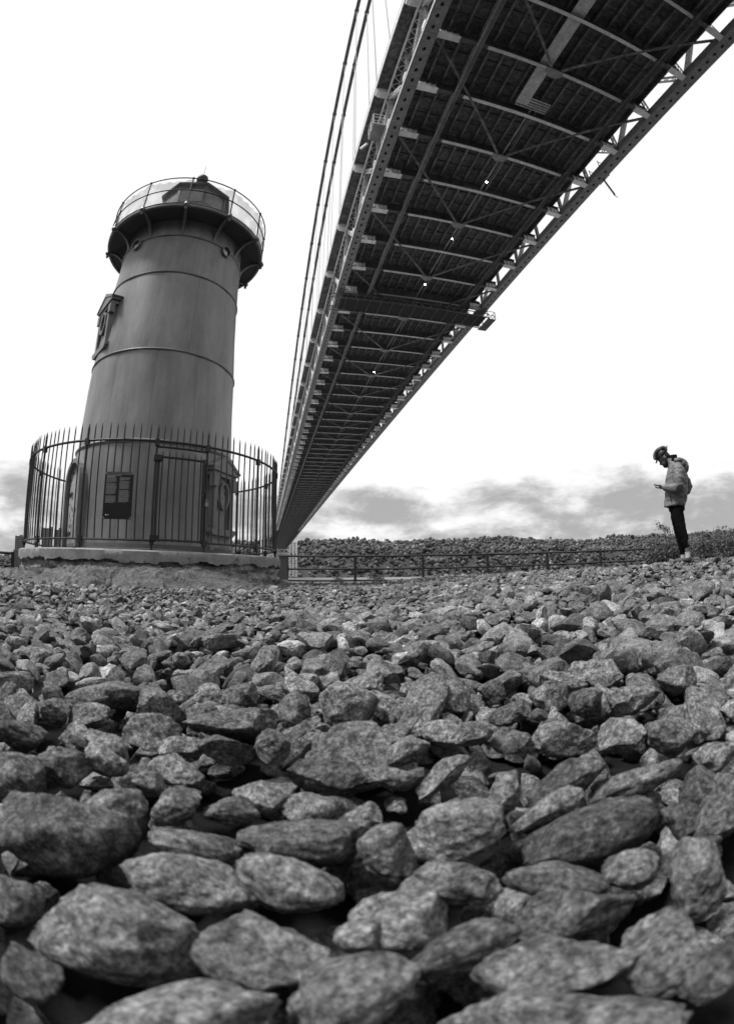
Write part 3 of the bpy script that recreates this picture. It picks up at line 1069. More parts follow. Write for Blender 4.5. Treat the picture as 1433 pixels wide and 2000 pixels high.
MB().ell((0, 0, 3.42), (.20, .20, .19), 18, 12).lathe([(.15, 3.18), (.19, 3.22), (.15, 3.27)], 16).build('vent_ball', 'tower_dark', lan, smooth=True)
MB().tube([(0, 0, 3.58), (0, 0, 4.15)], [.012, .006], 6).build('lightning_rod', 'dark_iron', lan)


def on_tower(ang, z, r_):
    a = R(ang)
    return (r_ * math.cos(a), r_ * math.sin(a), z), (0, 0, a + PI / 2)


def oval(cx_, cz_, a_, b_, n_=28):
    return [(cx_ + a_ * math.cos(2 * PI * j / n_), cz_ + b_ * math.sin(2 * PI * j / n_)) for j in range(n_)]


def ring_prism(mb, o_, i_, y0, y1):
    n_ = len(o_)
    V = [(x, y0, z) for x, z in o_] + [(x, y0, z) for x, z in i_] + [(x, y1, z) for x, z in o_] + [(x, y1, z) for x, z in i_]
    F = []
    for j in range(n_):
        j2 = (j + 1) % n_
        F += [(j, j2, n_ + j2, n_ + j), (2 * n_ + j2, 2 * n_ + j, 3 * n_ + j, 3 * n_ + j2), (j2, j, 2 * n_ + j, 2 * n_ + j2), (n_ + j, n_ + j2, 3 * n_ + j2, 3 * n_ + j)]
    mb.add(V, F)


def arch_poly(w, z0, zs, n_=12):
    return [(-w, z0)] + [(w, z0)] + [(w * math.cos(PI * j / n_), zs + w * math.sin(PI * j / n_)) for j in range(n_ + 1)]


def tower_window(ang, z, r_, hgt, label, oval_mat, tilt, apron=0.0):
    """cast surround: pilasters, arch, gabled hood, sill and an oval light; front faces -Y locally"""
    loc, rot = on_tower(ang, z, r_)
    w = .40
    s_ = MB()
    s_.prism([(-w, 0), (w, 0), (w, hgt), (-w, hgt)], .25, -.03).build
    ob = s_.build('window', 'tower_paint', light, loc=loc, rot=(tilt, 0, rot[2]))
    ob['label'] = label
    fr_ = MB()
    for x in (-1, 1):
        fr_.box((x * (w - .05), -.06, hgt * .40), (.12, .10, hgt * .80))
    ring_prism(fr_, [(x * 1.0, z_) for x, z_ in oval(0, hgt * .62, .33, hgt * .30)], oval(0, hgt * .62, .27, hgt * .25), -.03, -.10)
    fr_.build('surround', 'tower_trim', ob)
    hd = MB()
    gab = [(-.56, hgt - .20), (.56, hgt - .20), (.56, hgt - .10), (0, hgt + .16), (-.56, hgt - .10)]
    hd.prism([(-.50, hgt - .30), (.50, hgt - .30), (.50, hgt - .2), (-.50, hgt - .2)], .2, -.11)
    hd.prism(gab, .2, -.15)
    hd.prism([(-.62, hgt - .12), (-.58, hgt - .16), (0, hgt + .10), (.58, hgt - .16), (.62, hgt - .12), (0, hgt + .20)], .2, -.17)
    for x in (-1, 1):
        hd.box((x * .42, -.07, hgt - .42), (.15, .14, .26))
    hd.build('hood', 'tower_trim', ob)
    MB().prism([(-.52, -.02), (.52, -.02), (.52, -.10), (.44, -.17), (-.44, -.17), (-.52, -.10)], .2, -.14).build('sill', 'tower_trim', ob)
    ov = MB()
    ring_prism(ov, oval(0, hgt * .50, .20, .32), oval(0, hgt * .50, .15, .265), -.03, -.13)
    ov.build('oval_rim', 'tower_trim', ob)
    MB().prism(oval(0, hgt * .50, .16, .275), -.028, -.05).build('oval_plate', oval_mat, ob)
    if apron:
        MB().prism([(-w, -apron), (w, -apron), (w, -.16), (-w, -.16)], .2, -.05).build('apron_panel', 'concrete', ob)


tower_window(-67, 4.98, 1.79, 1.36, 'gabled window surround high on the tower', 'tower_dark', R(3), 0)
tower_window(50, .62, 2.03, 1.45, 'gabled window surround low on the tower with peeling oval plate', 'peeling', R(1), .50)
loc, rot = on_tower(-63, .10, 1.99)
door = MB().prism(arch_poly(.46, 0, 1.42), .3, -.06).build('door', 'peeling', light, loc=loc, rot=rot)
dfr = MB()
o_, i_ = arch_poly(.56, -.02, 1.42), arch_poly(.46, -.02, 1.42)
ring_prism(dfr, o_, i_, .3, -.16)
dfr.build('door_frame', 'tower_trim', door)
MB().ell((.36, -.09, .85), (.035, .035, .035), 8, 6).tube([(.36, -.06, .85), (.36, -.1, .85)], .015, 6).build('handle', 'dark_iron', door)
for z in (.3, 1.2):
    MB().box((-.3, -.075, z), (.3, .03, .06)).build('hinge', 'dark_iron', door)
PHR = MB()
ring_prism(PHR, oval(0, 0, .165, .165), oval(0, 0, .135, .135), .06, -.07)
PHR = PHR.mesh('porthole', 'tower_trim')
PHG = MB().prism(oval(0, 0, .14, .14), .0, -.02).mesh('porthole_pane', 'window_far')
PHS = MB().prism([(-.11, -.06), (-.02, -.11), (.06, -.08), (.03, .03), (-.04, -.02), (-.07, .06)], -.021, -.03).mesh('broken_shard', 'print_white')
for k in range(4):
    loc, rot = on_tower(-49 + 87 * k, 7.96, 1.755)
    p_ = obj('porthole', PHR, light, loc, (R(1.5), 0, rot[2]))
    obj('porthole_pane', PHG, p_)
    obj('broken_shard', PHS, p_)

# ------------------------------------------------------------------ iron fence round the plinth
fence = thing('iron_fence', 'circular black iron picket fence with gate on the round plinth', 'fence', (LX, LY, PZ), LROT)
FR = 3.13
posts = [-78, -50.1, -25.8, 0.6, 19.3, 45.5, 72] + [99, 126, 153, 180, 207, 234, 258]
TOPZ, RAILZ, BOTZ = 2.37, 2.03, .17


def fp(a, z, r_=FR):
    return (r_ * math.cos(R(a)), r_ * math.sin(R(a)), z)


PP = MB()
PP.tube([(0, 0, 0), (0, 0, 2.28), (0, 0, 2.37)], [.025, .025, .006], 8)
PPM = PP.mesh('fence_post', 'dark_iron')
CLAMP = MB().box((.0, 0, 0), (.075, .085, .13)).mesh('rail_clamp', 'dark_iron')
for a in posts:
    o = obj('fence_post', PPM, fence, fp(a, -.01), (0, 0, R(a)))
    obj('rail_clamp', CLAMP, o, (0, 0, RAILZ - .02))
    obj('rail_clamp', CLAMP, o, (0, 0, .17))
PK = MB().tube([(0, 0, .155), (0, 0, TOPZ - .10), (0, 0, TOPZ - .01)], [.0135, .0135, .003], 6).mesh('picket', 'dark_iron')
PKG = MB().tube([(0, 0, .155), (0, 0, 1.78), (0, 0, 1.86)], [.0135, .0135, .003], 6).mesh('picket', 'dark_iron')
ps = sorted(p % 360 for p in posts)
gate = None
for i, a in enumerate(ps):
    b = ps[(i + 1) % len(ps)] + (360 if i == len(ps) - 1 else 0)
    isgate = abs(a - .6) < .1
    nsp = max(2, round((b - a) / 2.86))
    par = fence
    if isgate:
        gate = MB().tube([fp(t_, 1.73) for t_ in np.linspace(a + 1, b - 1, 9)], .024, 8).tube([fp(t_, .19) for t_ in np.linspace(a + 1, b - 1, 9)], .022, 8)
        gate.tube([fp(a + 1.1, .15), fp(a + 1.1, 1.77)], .026, 8).tube([fp(b - 1.1, .15), fp(b - 1.1, 1.77)], .026, 8)
        gate = gate.build('gate', 'dark_iron', fence)
        MB().tube([fp(t_, RAILZ - .11) for t_ in np.linspace(a, b, 9)], .022, 8).build('gate_header', 'dark_iron', fence)
        nsp = 8
    for j in range(1, nsp):
        t_ = a + (b - a) * j / nsp
        ln = R(rnd.uniform(-.45, .45))
        if isgate:
            obj('picket', PKG, gate, fp(t_, 0), (0, 0, 0))
            u_ = MB()
        else:
            obj('picket', PK, fence, fp(t_, rnd.uniform(-.008, .008)), (ln, R(rnd.uniform(-.4, .4)), 0))
    if isgate:
        STB = MB().tube([(0, 0, RAILZ - .13), (0, 0, TOPZ - .1), (0, 0, TOPZ - .01)], [.0135, .0135, .003], 6).mesh('short_picket', 'dark_iron')
        for j in range(1, nsp):
            obj('short_picket', STB, fence, fp(a + (b - a) * j / nsp, 0))
for z, r_ in ((RAILZ, .026), (BOTZ, .021)):
    for i, a in enumerate(ps):
        b = ps[(i + 1) % len(ps)] + (360 if i == len(ps) - 1 else 0)
        if z == BOTZ and abs(a - .6) < .1:
            continue
        MB().tube([fp(t_, z) for t_ in np.linspace(a, b, 9)], r_, 8).build('fence_rail', 'dark_iron', fence)
for z in (.22, 1.70):
    MB().box(fp(1.3, z), (.13, .16, .10), Matrix.Rotation(R(1), 3, 'Z')).build('gate_hinge', 'dark_iron', gate)
chn = MB()
crv = [fp(18.6 + .75 * math.cos(t_), 1.10 + .07 * math.sin(t_ * 2) + .05 * math.sin(t_), FR + .06 * math.sin(t_)) for t_ in np.linspace(0, 4 * PI, 40)]
for i in range(0, 38):
    p, q_ = Vector(crv[i]), Vector(crv[i + 1])
    chn.tube([p - (q_ - p) * .2, q_ + (q_ - p) * .2], .011 if i % 2 else .016, 6)
ch_o = thing('padlock_chain', 'rusty chain and padlock wound round the gate post', 'chain', (LX, LY, PZ), LROT)
chn.build('chain', 'dark_iron', ch_o)
lk = MB().box(fp(19.4, .90, FR + .06), (.03, .06, .075), Matrix.Rotation(R(19), 3, 'Z'))
lk.tube([fp(19.0, .93, FR + .06), fp(19.0, .98, FR + .06), fp(19.4, 1.0, FR + .06), fp(19.8, .98, FR + .06), fp(19.8, .93, FR + .06)], .007, 6)
lk.build('padlock', 'steel', ch_o)

# information sign wired to the pickets (local x to viewer's right, front = -Y)
SA = -11.65
sx_, sy_ = fp(SA, 0, FR + .035)[:2]
sgn_w = Matrix.Rotation(LROT, 2) @ Vector((sx_, sy_))
sign = thing('information_sign', 'black information panel with small white print fixed to the fence pickets', 'sign', (LX + sgn_w.x, LY + sgn_w.y, PZ + .53), LROT + R(SA) + PI / 2)
SW, SH = .565, .87
MB().box((0, 0, SH / 2), (SW, .008, SH)).build('panel', 'black_panel', sign)
MB().box((0, -.0055, SH - .03), (SW - .004, .003, .055)).build('header_strip', 'tower_dark', sign)


def lettering(txt, size, x, z, parent, name, m_='print_white'):
    cu = bpy.data.curves.new(name, 'FONT')
    cu.body = txt
    cu.size = size
    cu.extrude = .0006
    o = bpy.data.objects.new(name, cu)
    col.objects.link(o)
    me = bpy.data.meshes.new_from_object(o.evaluated_get(bpy.context.evaluated_depsgraph_get()))
    bpy.data.objects.remove(o)
    bpy.data.curves.remove(cu)
    me.materials.clear()
    me.materials.append(MATS[m_])
    return obj(name, me, parent, (x, -.0062, z), (PI / 2, 0, 0))


lettering('THE LITTLE RED LIGHTHOUSE', .0215, -.245, SH - .075, sign, 'title_lettering')
MB().box((-.165, -.0056, SH - .091), (.16, .002, .007)).build('subtitle_print', 'print_white', sign)
pr = MB()
for cx_, blocks in ((-.245, ((.105, 10), (.215, 21), (.445, 14))), (.015, ((.105, 6), (.175, 15), (.34, 23)))):
    for top, nl in blocks:
        for i in range(nl):
            L = .205 * (rnd.uniform(.86, 1) if i < nl - 1 else rnd.uniform(.4, .8))
            x = cx_
            while x < cx_ + L:
                ww = rnd.uniform(.008, .03)
                pr.box((x + ww / 2, -.0048, SH - top - i * .0098), (min(ww, cx_ + L - x + .001), .0012, .0055))
                x += ww + .005
tag(pr.build('printed_text', 'print_grey', sign), kind='stuff')
for x, z in ((-1, 1), (1, 1), (-1, -1), (1, -1)):
    MB().tube([(x * (SW / 2 - .02), -.004, SH / 2 + z * (SH / 2 - .025)), (x * (SW / 2 - .02), -.010, SH / 2 + z * (SH / 2 - .025))], .008, 10).build('bolt', 'print_white', sign)
MB().prism(oval(-.215, .075, .013, .015, 12), -.004, -.006).build('emblem', 'print_white', sign)
MB().prism([(-.185, .06), (-.162, .06), (-.162, .09), (-.185, .09)], -.004, -.006).build('emblem', 'print_grey', sign)

# ------------------------------------------------------------------ railings and posts along the bank
RA0, RD0, RSP = R(-3), 18.5, 18.5 * .1436
rail_o = (RD0 * math.sin(RA0), RD0 * math.cos(RA0))
x0 = RD0 * math.tan(R(-9.68 + 3))
rx, ry = rail_o[0] + math.cos(RA0) * x0, rail_o[1] - math.sin(RA0) * x0
RB = CZ - .27
pr_ = thing('pipe_railing', 'long dark pipe railing along the river edge beyond the stones', 'railing', (rx, ry, RB), -RA0)
PO = MB().box((0, 0, .42), (.10, .09, 1.18)).mesh('post', 'dark_iron')
for i in range(7):
    obj('post', PO, pr_, (i * RSP, 0, 0))
for i in range(6):
    for z, r_ in ((1.02, .042), (.52, .036)) + (((.07, .038),) if i < 2 else ()):
        dz = (.012 * math.sin(i * 2.1), .012 * math.sin(i * 2.1 + 2.1))
        MB().tube([(i * RSP, 0, z), (i * RSP + RSP * .5, 0, z - .012), (i * RSP + RSP, 0, z)], r_, 8).build('rail', 'dark_iron', pr_)
# dark pier and pale pillar either side of the plinth
px_, py_ = polar(18.2, -10.15)
pier = thing('masonry_pier', 'dark squat pier between the plinth and the pipe railing', 'pier', (px_, py_, RB - .1), R(10))
MB().box((0, 0, .56), (.30, .35, 1.12)).build('shaft', 'tower_dark', pier)
MB().box((0, 0, 1.135), (.33, .38, .05)).build('cap', 'concrete', pier)
MB().box((.02, -.02, .1), (.37, .42, .2)).build('footing', 'concrete', pier)
px_, py_ = polar(19, -41.85)
pil = thing('concrete_pillar', 'pale concrete pillar at the left end of the plinth', 'pillar', (px_, py_, CZ - .25), R(40))
MB().box((0, 0, .4), (.42, .42, .82)).build('shaft', 'concrete', pil)
MB().box((0, 0, .83), (.46, .46, .05)).build('cap', 'concrete', pil)
px_, py_ = polar(18.6, -42.6)
lr = thing('pipe_railing', 'short dark railing at the left edge beside the pale pillar', 'railing', (px_, py_, CZ - .1), R(43))
for i in range(3):
    obj('post', MB().box((0, 0, .30), (.13, .08, .64)).mesh('post', 'dark_iron'), lr, (-i * 1.9, 0, 0))
for i in range(2):
    for z in (.56, .10):
        MB().tube([(-i * 1.9, 0, z), (-(i + 1) * 1.9, 0, z)], .05, 8).build('rail', 'dark_iron', lr)

# ------------------------------------------------------------------ person standing on the stones, looking down at a phone
PA, PDIST = 38.0, 7.6
px_, py_ = polar(PDIST, PA)
person = thing('person', 'person in pale hooded jacket and bicycle helmet looking down at a phone', 'person', (px_, py_, CZ), -R(PA))


def fuse(mb, name, m_, parent, voxel, wrinkle=0.0, wscale=14, smooth_it=2):
    """one continuous surface from overlapping volumes"""
    me = mb.mesh(name, m_)
    o = bpy.data.objects.new(name, me)
    col.objects.link(o)
    md = o.modifiers.new('r', 'REMESH')
    md.mode = 'VOXEL'
    md.voxel_size = voxel
    if smooth_it:
        ms = o.modifiers.new('s', 'SMOOTH')
        ms.iterations = smooth_it
        ms.factor = .5
    dg = bpy.context.evaluated_depsgraph_get()
    me2 = bpy.data.meshes.new_from_object(o.evaluated_get(dg))
    bpy.data.objects.remove(o)
    if wrinkle:
        for v in me2.vertices:
            c_ = v.co
            k = fbm(c_.x * wscale, c_.y * wscale, c_.z * wscale * 1.5, 3) + .8 * abs(fbm(c_.x * wscale * .6 + 5, c_.y * wscale * .6, c_.z * wscale * 1.6 + c_.x * 12, 2))
            v.co = c_ + v.normal * (k * wrinkle)
    me2.shade_smooth()
    me2.materials.clear()
    me2.materials.append(MATS[m_])
    return obj(name, me2, parent)


def ellrings(mb, rows, n_=20):
    """rows of (z, centre u, half u, half depth)"""
    V, F = [], []
    for z, c_, hu, hd in rows:
        for j in range(n_):
            a = 2 * PI * j / n_
            V.append((c_ + hu * math.cos(a), hd * math.sin(a), z))
    k = len(rows)
    for i in range(k - 1):
        for j in range(n_):
            F.append((i * n_ + j, i * n_ + (j + 1) % n_, (i + 1) * n_ + (j + 1) % n_, (i + 1) * n_ + j))
    F += [tuple(range(n_ - 1, -1, -1)), tuple((k - 1) * n_ + j for j in range(n_))]
    mb.add(V, F)


TILT = Matrix.Rotation(R(-37), 3, 'Y')       # head bowed forwards (the figure faces -x)
HC = Vector((-.185, 0, 1.60))
bd = MB()
bd.ell(HC + TILT @ Vector((.0, 0, .03)), (.098, .076, .112), 20, 14, TILT)
bd.ell(HC + TILT @ Vector((-.035, 0, -.055)), (.062, .058, .075), 16, 10, TILT)
bd.tube([HC + TILT @ Vector(p) for p in ((-.085, 0, .01), (-.108, 0, -.03), (-.098, 0, -.045))], [.010, .015, .010], 8)
bd.ell(HC + TILT @ Vector((-.088, 0, -.075)), (.014, .026, .010), 10, 6, TILT)
for s_ in (-1, 1):
    bd.ell(HC + TILT @ Vector((.018, s_ * .077, -.01)), (.020, .010, .033), 10, 8, TILT)
bd.tube([(-.13, 0, 1.57), (-.06, 0, 1.50), (-.02, 0, 1.40)], [.055, .058, .07], 14)
ellrings(bd, [(.84, -.06, .12, .16), (1.0, -.05, .125, .155), (1.2, -.03, .13, .165), (1.36, -.01, .12, .175), (1.44, -.01, .08, .12)])
for s_, f_ in ((-1, .055), (1, -.015)):
    bd.tube([(-.06, s_ * .085, .88), (-.045 + f_ * .3, s_ * .09, .50), (f_, s_ * .09, .30), (f_ + .01, s_ * .09, .08)], [.085, .058, .052, .034], 12)
    bd.tube([(f_ + .04, s_ * .09, .045), (f_ - .05, s_ * .095, .04), (f_ - .13, s_ * .1, .03)], [.036, .036, .024], 10)
# near arm bent forwards, far arm with its elbow pushed back
bd.tube([(0, -.19, 1.40), (.0, -.235, 1.10), (-.13, -.2, 1.115), (-.245, -.13, 1.14)], [.055, .045, .04, .028], 10)
bd.tube([(.0, .19, 1.40), (.17, .22, 1.17), (.06, .2, 1.06), (-.10, .16, 1.0)], [.055, .045, .04, .028], 10)
# near hand: palm, four curled fingers under the phone and a thumb over it
bd.tube([(-.245, -.13, 1.14), (-.275, -.115, 1.142), (-.30, -.105, 1.148)], [.026, .030, .024], 10)
for i, (dy, L) in enumerate(((-.036, .068), (-.014, .078), (.008, .074), (.028, .058))):
    b_ = Vector((-.302, -.105 + dy, 1.146))
    bd.tube([b_, b_ + Vector((-L * .5, 0, -.006)), b_ + Vector((-L * .9, .004, .012)), b_ + Vector((-L * .92, .006, .028))], [.0095, .009, .0085, .007], 8)
bd.tube([(-.268, -.142, 1.15), (-.290, -.152, 1.172), (-.318, -.142, 1.182)], [.012, .011, .008], 8)
# far hand resting in the pocket
bd.tube([(-.10, .16, 1.0), (-.14, .15, .985), (-.18, .14, .975)], [.026, .03, .02], 8)
for dy in (-.026, -.008, .01, .026):
    bd.tube([(-.17, .14 + dy, .977), (-.205, .14 + dy, .962), (-.225, .138 + dy, .945)], [.009, .0085, .007], 6)
bd.tube([(-.13, .118, .99), (-.16, .10, .985), (-.185, .098, .975)], [.011, .01, .008], 6)
body = fuse(bd, 'body', 'skin', person, .008, smooth_it=1)

hr = MB()
hr.ell(HC + TILT @ Vector((.028, 0, .03)), (.083, .081, .10), 16, 12, TILT)
hr.ell(HC + TILT @ Vector((.062, 0, -.01)), (.05, .065, .06), 14, 8, TILT)
fuse(hr, 'hair', 'hair', person, .008, .003, 50)
br = MB().ell(HC + TILT @ Vector((-.050, 0, -.088)), (.050, .058, .052), 14, 8, TILT)
for s_ in (-1, 1):
    br.tube([HC + TILT @ Vector((.0, s_ * .072, -.02)), HC + TILT @ Vector((-.025, s_ * .06, -.08)), HC + TILT @ Vector((-.05, s_ * .035, -.11))], [.012, .02, .022], 8)
fuse(br, 'beard', 'hair', person, .007, .004, 60)
for s_ in (-1, 1):
    MB().ell(HC + TILT @ Vector((-.088, s_ * .030, .005)), (.008, .013, .007), 8, 6, TILT).build('eye', 'print_grey', person)

jk = MB()
ellrings(jk, [(.845, -.093, .168, .195), (.86, -.093, .172, .20), (.93, -.075, .178, .205), (1.02, -.050, .185, .21), (1.13, -.040, .180, .215), (1.25, -.025, .178, .225),
              (1.34, -.012, .168, .225), (1.41, -.004, .145, .20), (1.47, -.03, .105, .13), (1.53, -.06, .078, .085), (1.575, -.065, .070, .075)])
jk.tube([(.0, -.16, 1.425), (.015, -.215, 1.36), (.018, -.25, 1.22), (.012, -.262, 1.12), (-.04, -.255, 1.085), (-.14, -.21, 1.10), (-.235, -.145, 1.135)],
        [.085, .092, .088, .078, .072, .062, .046], 14)
jk.tube([(.0, .16, 1.425), (.06, .21, 1.36), (.145, .235, 1.22), (.165, .235, 1.17), (.12, .225, 1.10), (.02, .2, 1.04), (-.08, .17, 1.0)],
        [.085, .088, .075, .068, .066, .06, .05], 14)
jacket = fuse(jk, 'jacket', 'jacket', person, .010, .010, 9)
hd_ = MB()
hd_.ell((.105, 0, 1.475), (.085, .135, .085), 18, 12, Matrix.Rotation(R(35), 3, 'Y'))
hd_.ell((.155, 0, 1.42), (.045, .105, .085), 16, 10, Matrix.Rotation(R(10), 3, 'Y'))
hd_.tube([(-.02, -.10, 1.53), (.06, -.125, 1.53), (.12, -.10, 1.52)], [.03, .035, .03], 10)
hd_.tube([(-.02, .10, 1.53), (.06, .125, 1.53), (.12, .10, 1.52)], [.03, .035, .03], 10)
fuse(hd_, 'hood', 'jacket', jacket, .010, .006, 14)
cl = MB()
ellrings(cl, [(1.50, -.05, .080, .09), (1.57, -.045, .078, .082), (1.63, -.035, .070, .074)])
fuse(cl, 'collar_lining', 'black_cloth', jacket, .009, .003, 20)
MB().tube([(-.155, -.208, 1.02), (-.145, -.212, .95), (-.14, -.208, .90)], .006, 6).build('pocket_zip', 'black_cloth', jacket)
ellr = MB()
V = []
tr = MB()
ellrings(tr, [(.78, -.065, .130, .165), (.84, -.066, .130, .165), (.90, -.066, .125, .16)])
tr.tube([(-.075, -.075, .86), (-.055, -.08, .70), (-.02, -.085, .50), (.03, -.088, .32), (.055, -.09, .22)], [.105, .10, .082, .066, .052], 14)
tr.tube([(-.070, .075, .86), (-.075, .08, .70), (-.06, .085, .50), (-.03, .088, .30), (-.012, .09, .12)], [.105, .10, .082, .066, .046], 14)
fuse(tr, 'trousers', 'black_cloth', person, .010, .004, 14)
for y, f_, z0, z1 in ((-.09, .062, .07, .155), (.09, -.012, .06, .125)):
    MB().tube([(f_, y, z0), (f_ + .002, y, (z0 + z1) / 2), (f_ - .002, y, z1)], [.045, .043, .047], 14).build('sock', 'sock', person, smooth=True)
    sh = MB().tube([(f_ + .055, y, .03), (f_ + .03, y, .045), (f_ - .05, y, .045), (f_ - .13, y * 1.05, .03), (f_ - .165, y * 1.07, .022)], [.03, .043, .042, .036, .02], 12)
    sh.tube([(f_ + .02, y, .05), (f_ + .012, y, .085)], [.046, .044], 12)
    fuse(sh, 'shoe', 'shoe', person, .008, 0)
# bicycle helmet: dark shell, pale ribs between the vents, visor and chin strap
HM = HC + TILT @ Vector((.012, 0, .055))
hs = MB()
V, F = [], []
for i in range(9):
    a = PI / 2 * i / 8
    for j in range(28):
        b_ = 2 * PI * j / 28
        p = Vector((.130 * math.cos(a) * math.cos(b_), .094 * math.cos(a) * math.sin(b_), .112 * math.sin(a) ** .9))
        V.append(HM + TILT @ p)
for i in range(8):
    for j in range(28):
        F.append((i * 28 + j, i * 28 + (j + 1) % 28, (i + 1) * 28 + (j + 1) % 28, (i + 1) * 28 + j))
F.append(tuple(range(27, -1, -1)))
helmet = hs.add(V, F).build('helmet', 'helmet_black', person, smooth=True)
for k, off in enumerate((-.078, -.042, 0, .042, .078)):
    pts = []
    for t_ in np.linspace(.06, .94, 13):
        a = PI * t_
        sc_ = math.sqrt(max(1 - (off / .108) ** 2, .05))
        p = Vector((-.137 * math.cos(a) * sc_, off * (1 + .12 * math.sin(a)), .125 * math.sin(a) ** .8 * sc_ + .004))
        pts.append(HM + TILT @ p)
    pts.append(pts[-1] + TILT @ Vector((.035, 0, .022 if k % 2 == 0 else .0)))
    rr = [.013] * 12 + [.011, .004]
    MB().tube(pts, rr, 8).build('helmet_rib', 'helmet_grey' if k % 2 else 'helmet_black', helmet, smooth=True)
vz = MB()
V = [HM + TILT @ Vector(p) for p in ((-.115, -.085, .006), (-.155, -.05, -.010), (-.163, 0, -.012), (-.155, .05, -.010), (-.115, .085, .006),
                                     (-.115, -.085, -.006), (-.155, -.05, -.018), (-.163, 0, -.020), (-.155, .05, -.018), (-.115, .085, -.006))]
vz.add(V, [(0, 1, 2, 3, 4), (9, 8, 7, 6, 5), (0, 5, 6, 1), (1, 6, 7, 2), (2, 7, 8, 3), (3, 8, 9, 4), (4, 9, 5, 0)]).build('visor', 'helmet_black', helmet)
for s_ in (-1, 1):
    MB().tube([HM + TILT @ Vector((-.03, s_ * .095, 0)), HC + TILT @ Vector((-.015, s_ * .083, -.05)), HC + TILT @ Vector((-.055, s_ * .03, -.135))], .005, 6).build('chin_strap', 'helmet_black', helmet)
ph = thing('phone', 'dark mobile phone held level in front of the standing person', 'phone', (px_, py_, CZ), -R(PA))
pm = Matrix.Rotation(R(18), 3, 'Y')
MB().box((-.318, -.105, 1.172), (.148, .072, .009), pm).build('phone_body', 'helmet_black', ph)
MB().box(Vector((-.318, -.105, 1.172)) + pm @ Vector((0, 0, .0055)), (.136, .064, .001), pm).build('screen', 'glass', ph)

# ------------------------------------------------------------------ shrubs and weeds on the crest behind the person
def leaf_cloud(n_, cen, rad, size, rg, droop=0.0):
    P = rg.standard_normal((n_, 3))
    P /= np.linalg.norm(P, axis=1, keepdims=True)
    P *= (rg.random((n_, 1)) ** .45)
    clump = rg.standard_normal((14, 3)) * .55
    P = P * .55 + clump[rg.integers(0, 14, n_)] * .75
    P = P * np.array(rad) + np.array(cen)
    P[:, 2] = np.maximum(P[:, 2], .02)
    a = rg.standard_normal((n_, 3))
    a /= np.linalg.norm(a, axis=1, keepdims=True)
    b = np.cross(a, rg.standard_normal((n_, 3)))
    b /= np.linalg.norm(b, axis=1, keepdims=True)
    s_ = size * rg.uniform(.5, 1.3, (n_, 1))
    V = np.stack([P - a * s_, P - b * s_ * .35, P + a * s_, P + b * s_ * .35], 1).reshape(-1, 3)
    F = np.arange(n_ * 4).reshape(-1, 4)
    return V, F, np.repeat(rg.uniform(.5, 1.7, n_), 4)


def shrub(az, dist, hgt, wid, n_, label, seed, zoff=-.05, size=.035, name='shrub', tone=1.0):
    rg = np.random.default_rng(seed)
    x, y = polar(dist, az)
    z = float(ground(x, y)) + zoff
    t_ = thing(name, label, 'shrub' if name == 'shrub' else 'plant', (x, y, z), rg.uniform(0, 6), 'weeds and shrubs on the stone crest')
    V, F, tn_ = leaf_cloud(n_, (0, 0, hgt * .55), (wid, wid, hgt * .45), size, rg)
    obj('foliage', np_mesh('foliage', V, F, 'leaf', tone=tn_ * tone), t_)
    for i in range(6):
        a = rg.uniform(0, 2 * PI)
        e = Vector((math.cos(a) * wid * .7 * rg.random(), math.sin(a) * wid * .7 * rg.random(), hgt * rg.uniform(.6, 1.0)))
        m_ = e * .5 + Vector((rg.normal() * .05, rg.normal() * .05, 0))
        MB().tube([(0, 0, -.05), m_, e], [.014, .009, .004], 5).build('stem', 'bark', t_)


shrub(34.9, 12.5, .58, .36, 2200, 'low feathery shrub left of the standing person', 31)
shrub(36.0, 12.0, .80, .50, 3200, 'wide grey shrub directly behind the legs of the standing person', 32)
shrub(40.2, 11.5, .70, .45, 3000, 'bushy shrub just right of the standing person', 33)
shrub(43.2, 12.2, .78, .50, 3000, 'rounded shrub at the right edge of the picture', 34)
shrub(46.5, 12.6, .72, .55, 2600, 'outermost shrub past the right edge of the crest', 35)
shrub(38.3, 14.0, .66, .55, 2600, 'low shrub farthest behind the standing person', 36)
shrub(1.2, 20.3, .45, .35, 1100, 'small weed clump behind the second post of the pipe railing', 38)
shrub(-3.5, 20.5, .35, .30, 800, 'tiny weed clump behind the left bay of the pipe railing', 39)
# bare stalk with a leafy top standing against the sky
x, y = polar(11.0, 36.0)
z = float(ground(x, y))
st = thing('tall_weed', 'tall leaning weed with leafy top against the sky, left of the person', 'plant', (x, y, z), -R(36))
top = Vector((-.19, 0, .98))
MB().tube([(.13, 0, -.05), (.10, 0, .55), (.03, 0, .80), (-.08, 0, .92), top], [.009, .008, .007, .005, .003], 6).build('stalk', 'bark', st)
rg = np.random.default_rng(5)
V, F = [], []
for i in range(150):
    t_ = rg.random()
    c_ = Vector((.06, 0, .80)).lerp(Vector((-.22, 0, .95)), t_) + Vector((rg.normal() * .03, rg.normal() * .05, rg.normal() * .035 + .01))
    d = Vector((rg.normal() - .5, rg.normal(), rg.normal() * .6 + .35)).normalized() * rg.uniform(.02, .05)
    n_ = d.cross(Vector((rg.normal(), rg.normal(), rg.normal()))).normalized() * .007
    o_ = len(V)
    V += [c_ - d, c_ + n_, c_ + d, c_ - n_]
    F.append((o_, o_ + 1, o_ + 2, o_ + 3))
obj('leaves', np_mesh('leaves', np.array([tuple(v) for v in V]), np.array(F), 'leaf', tone=rg.uniform(.4, 1.0, len(V))), st)

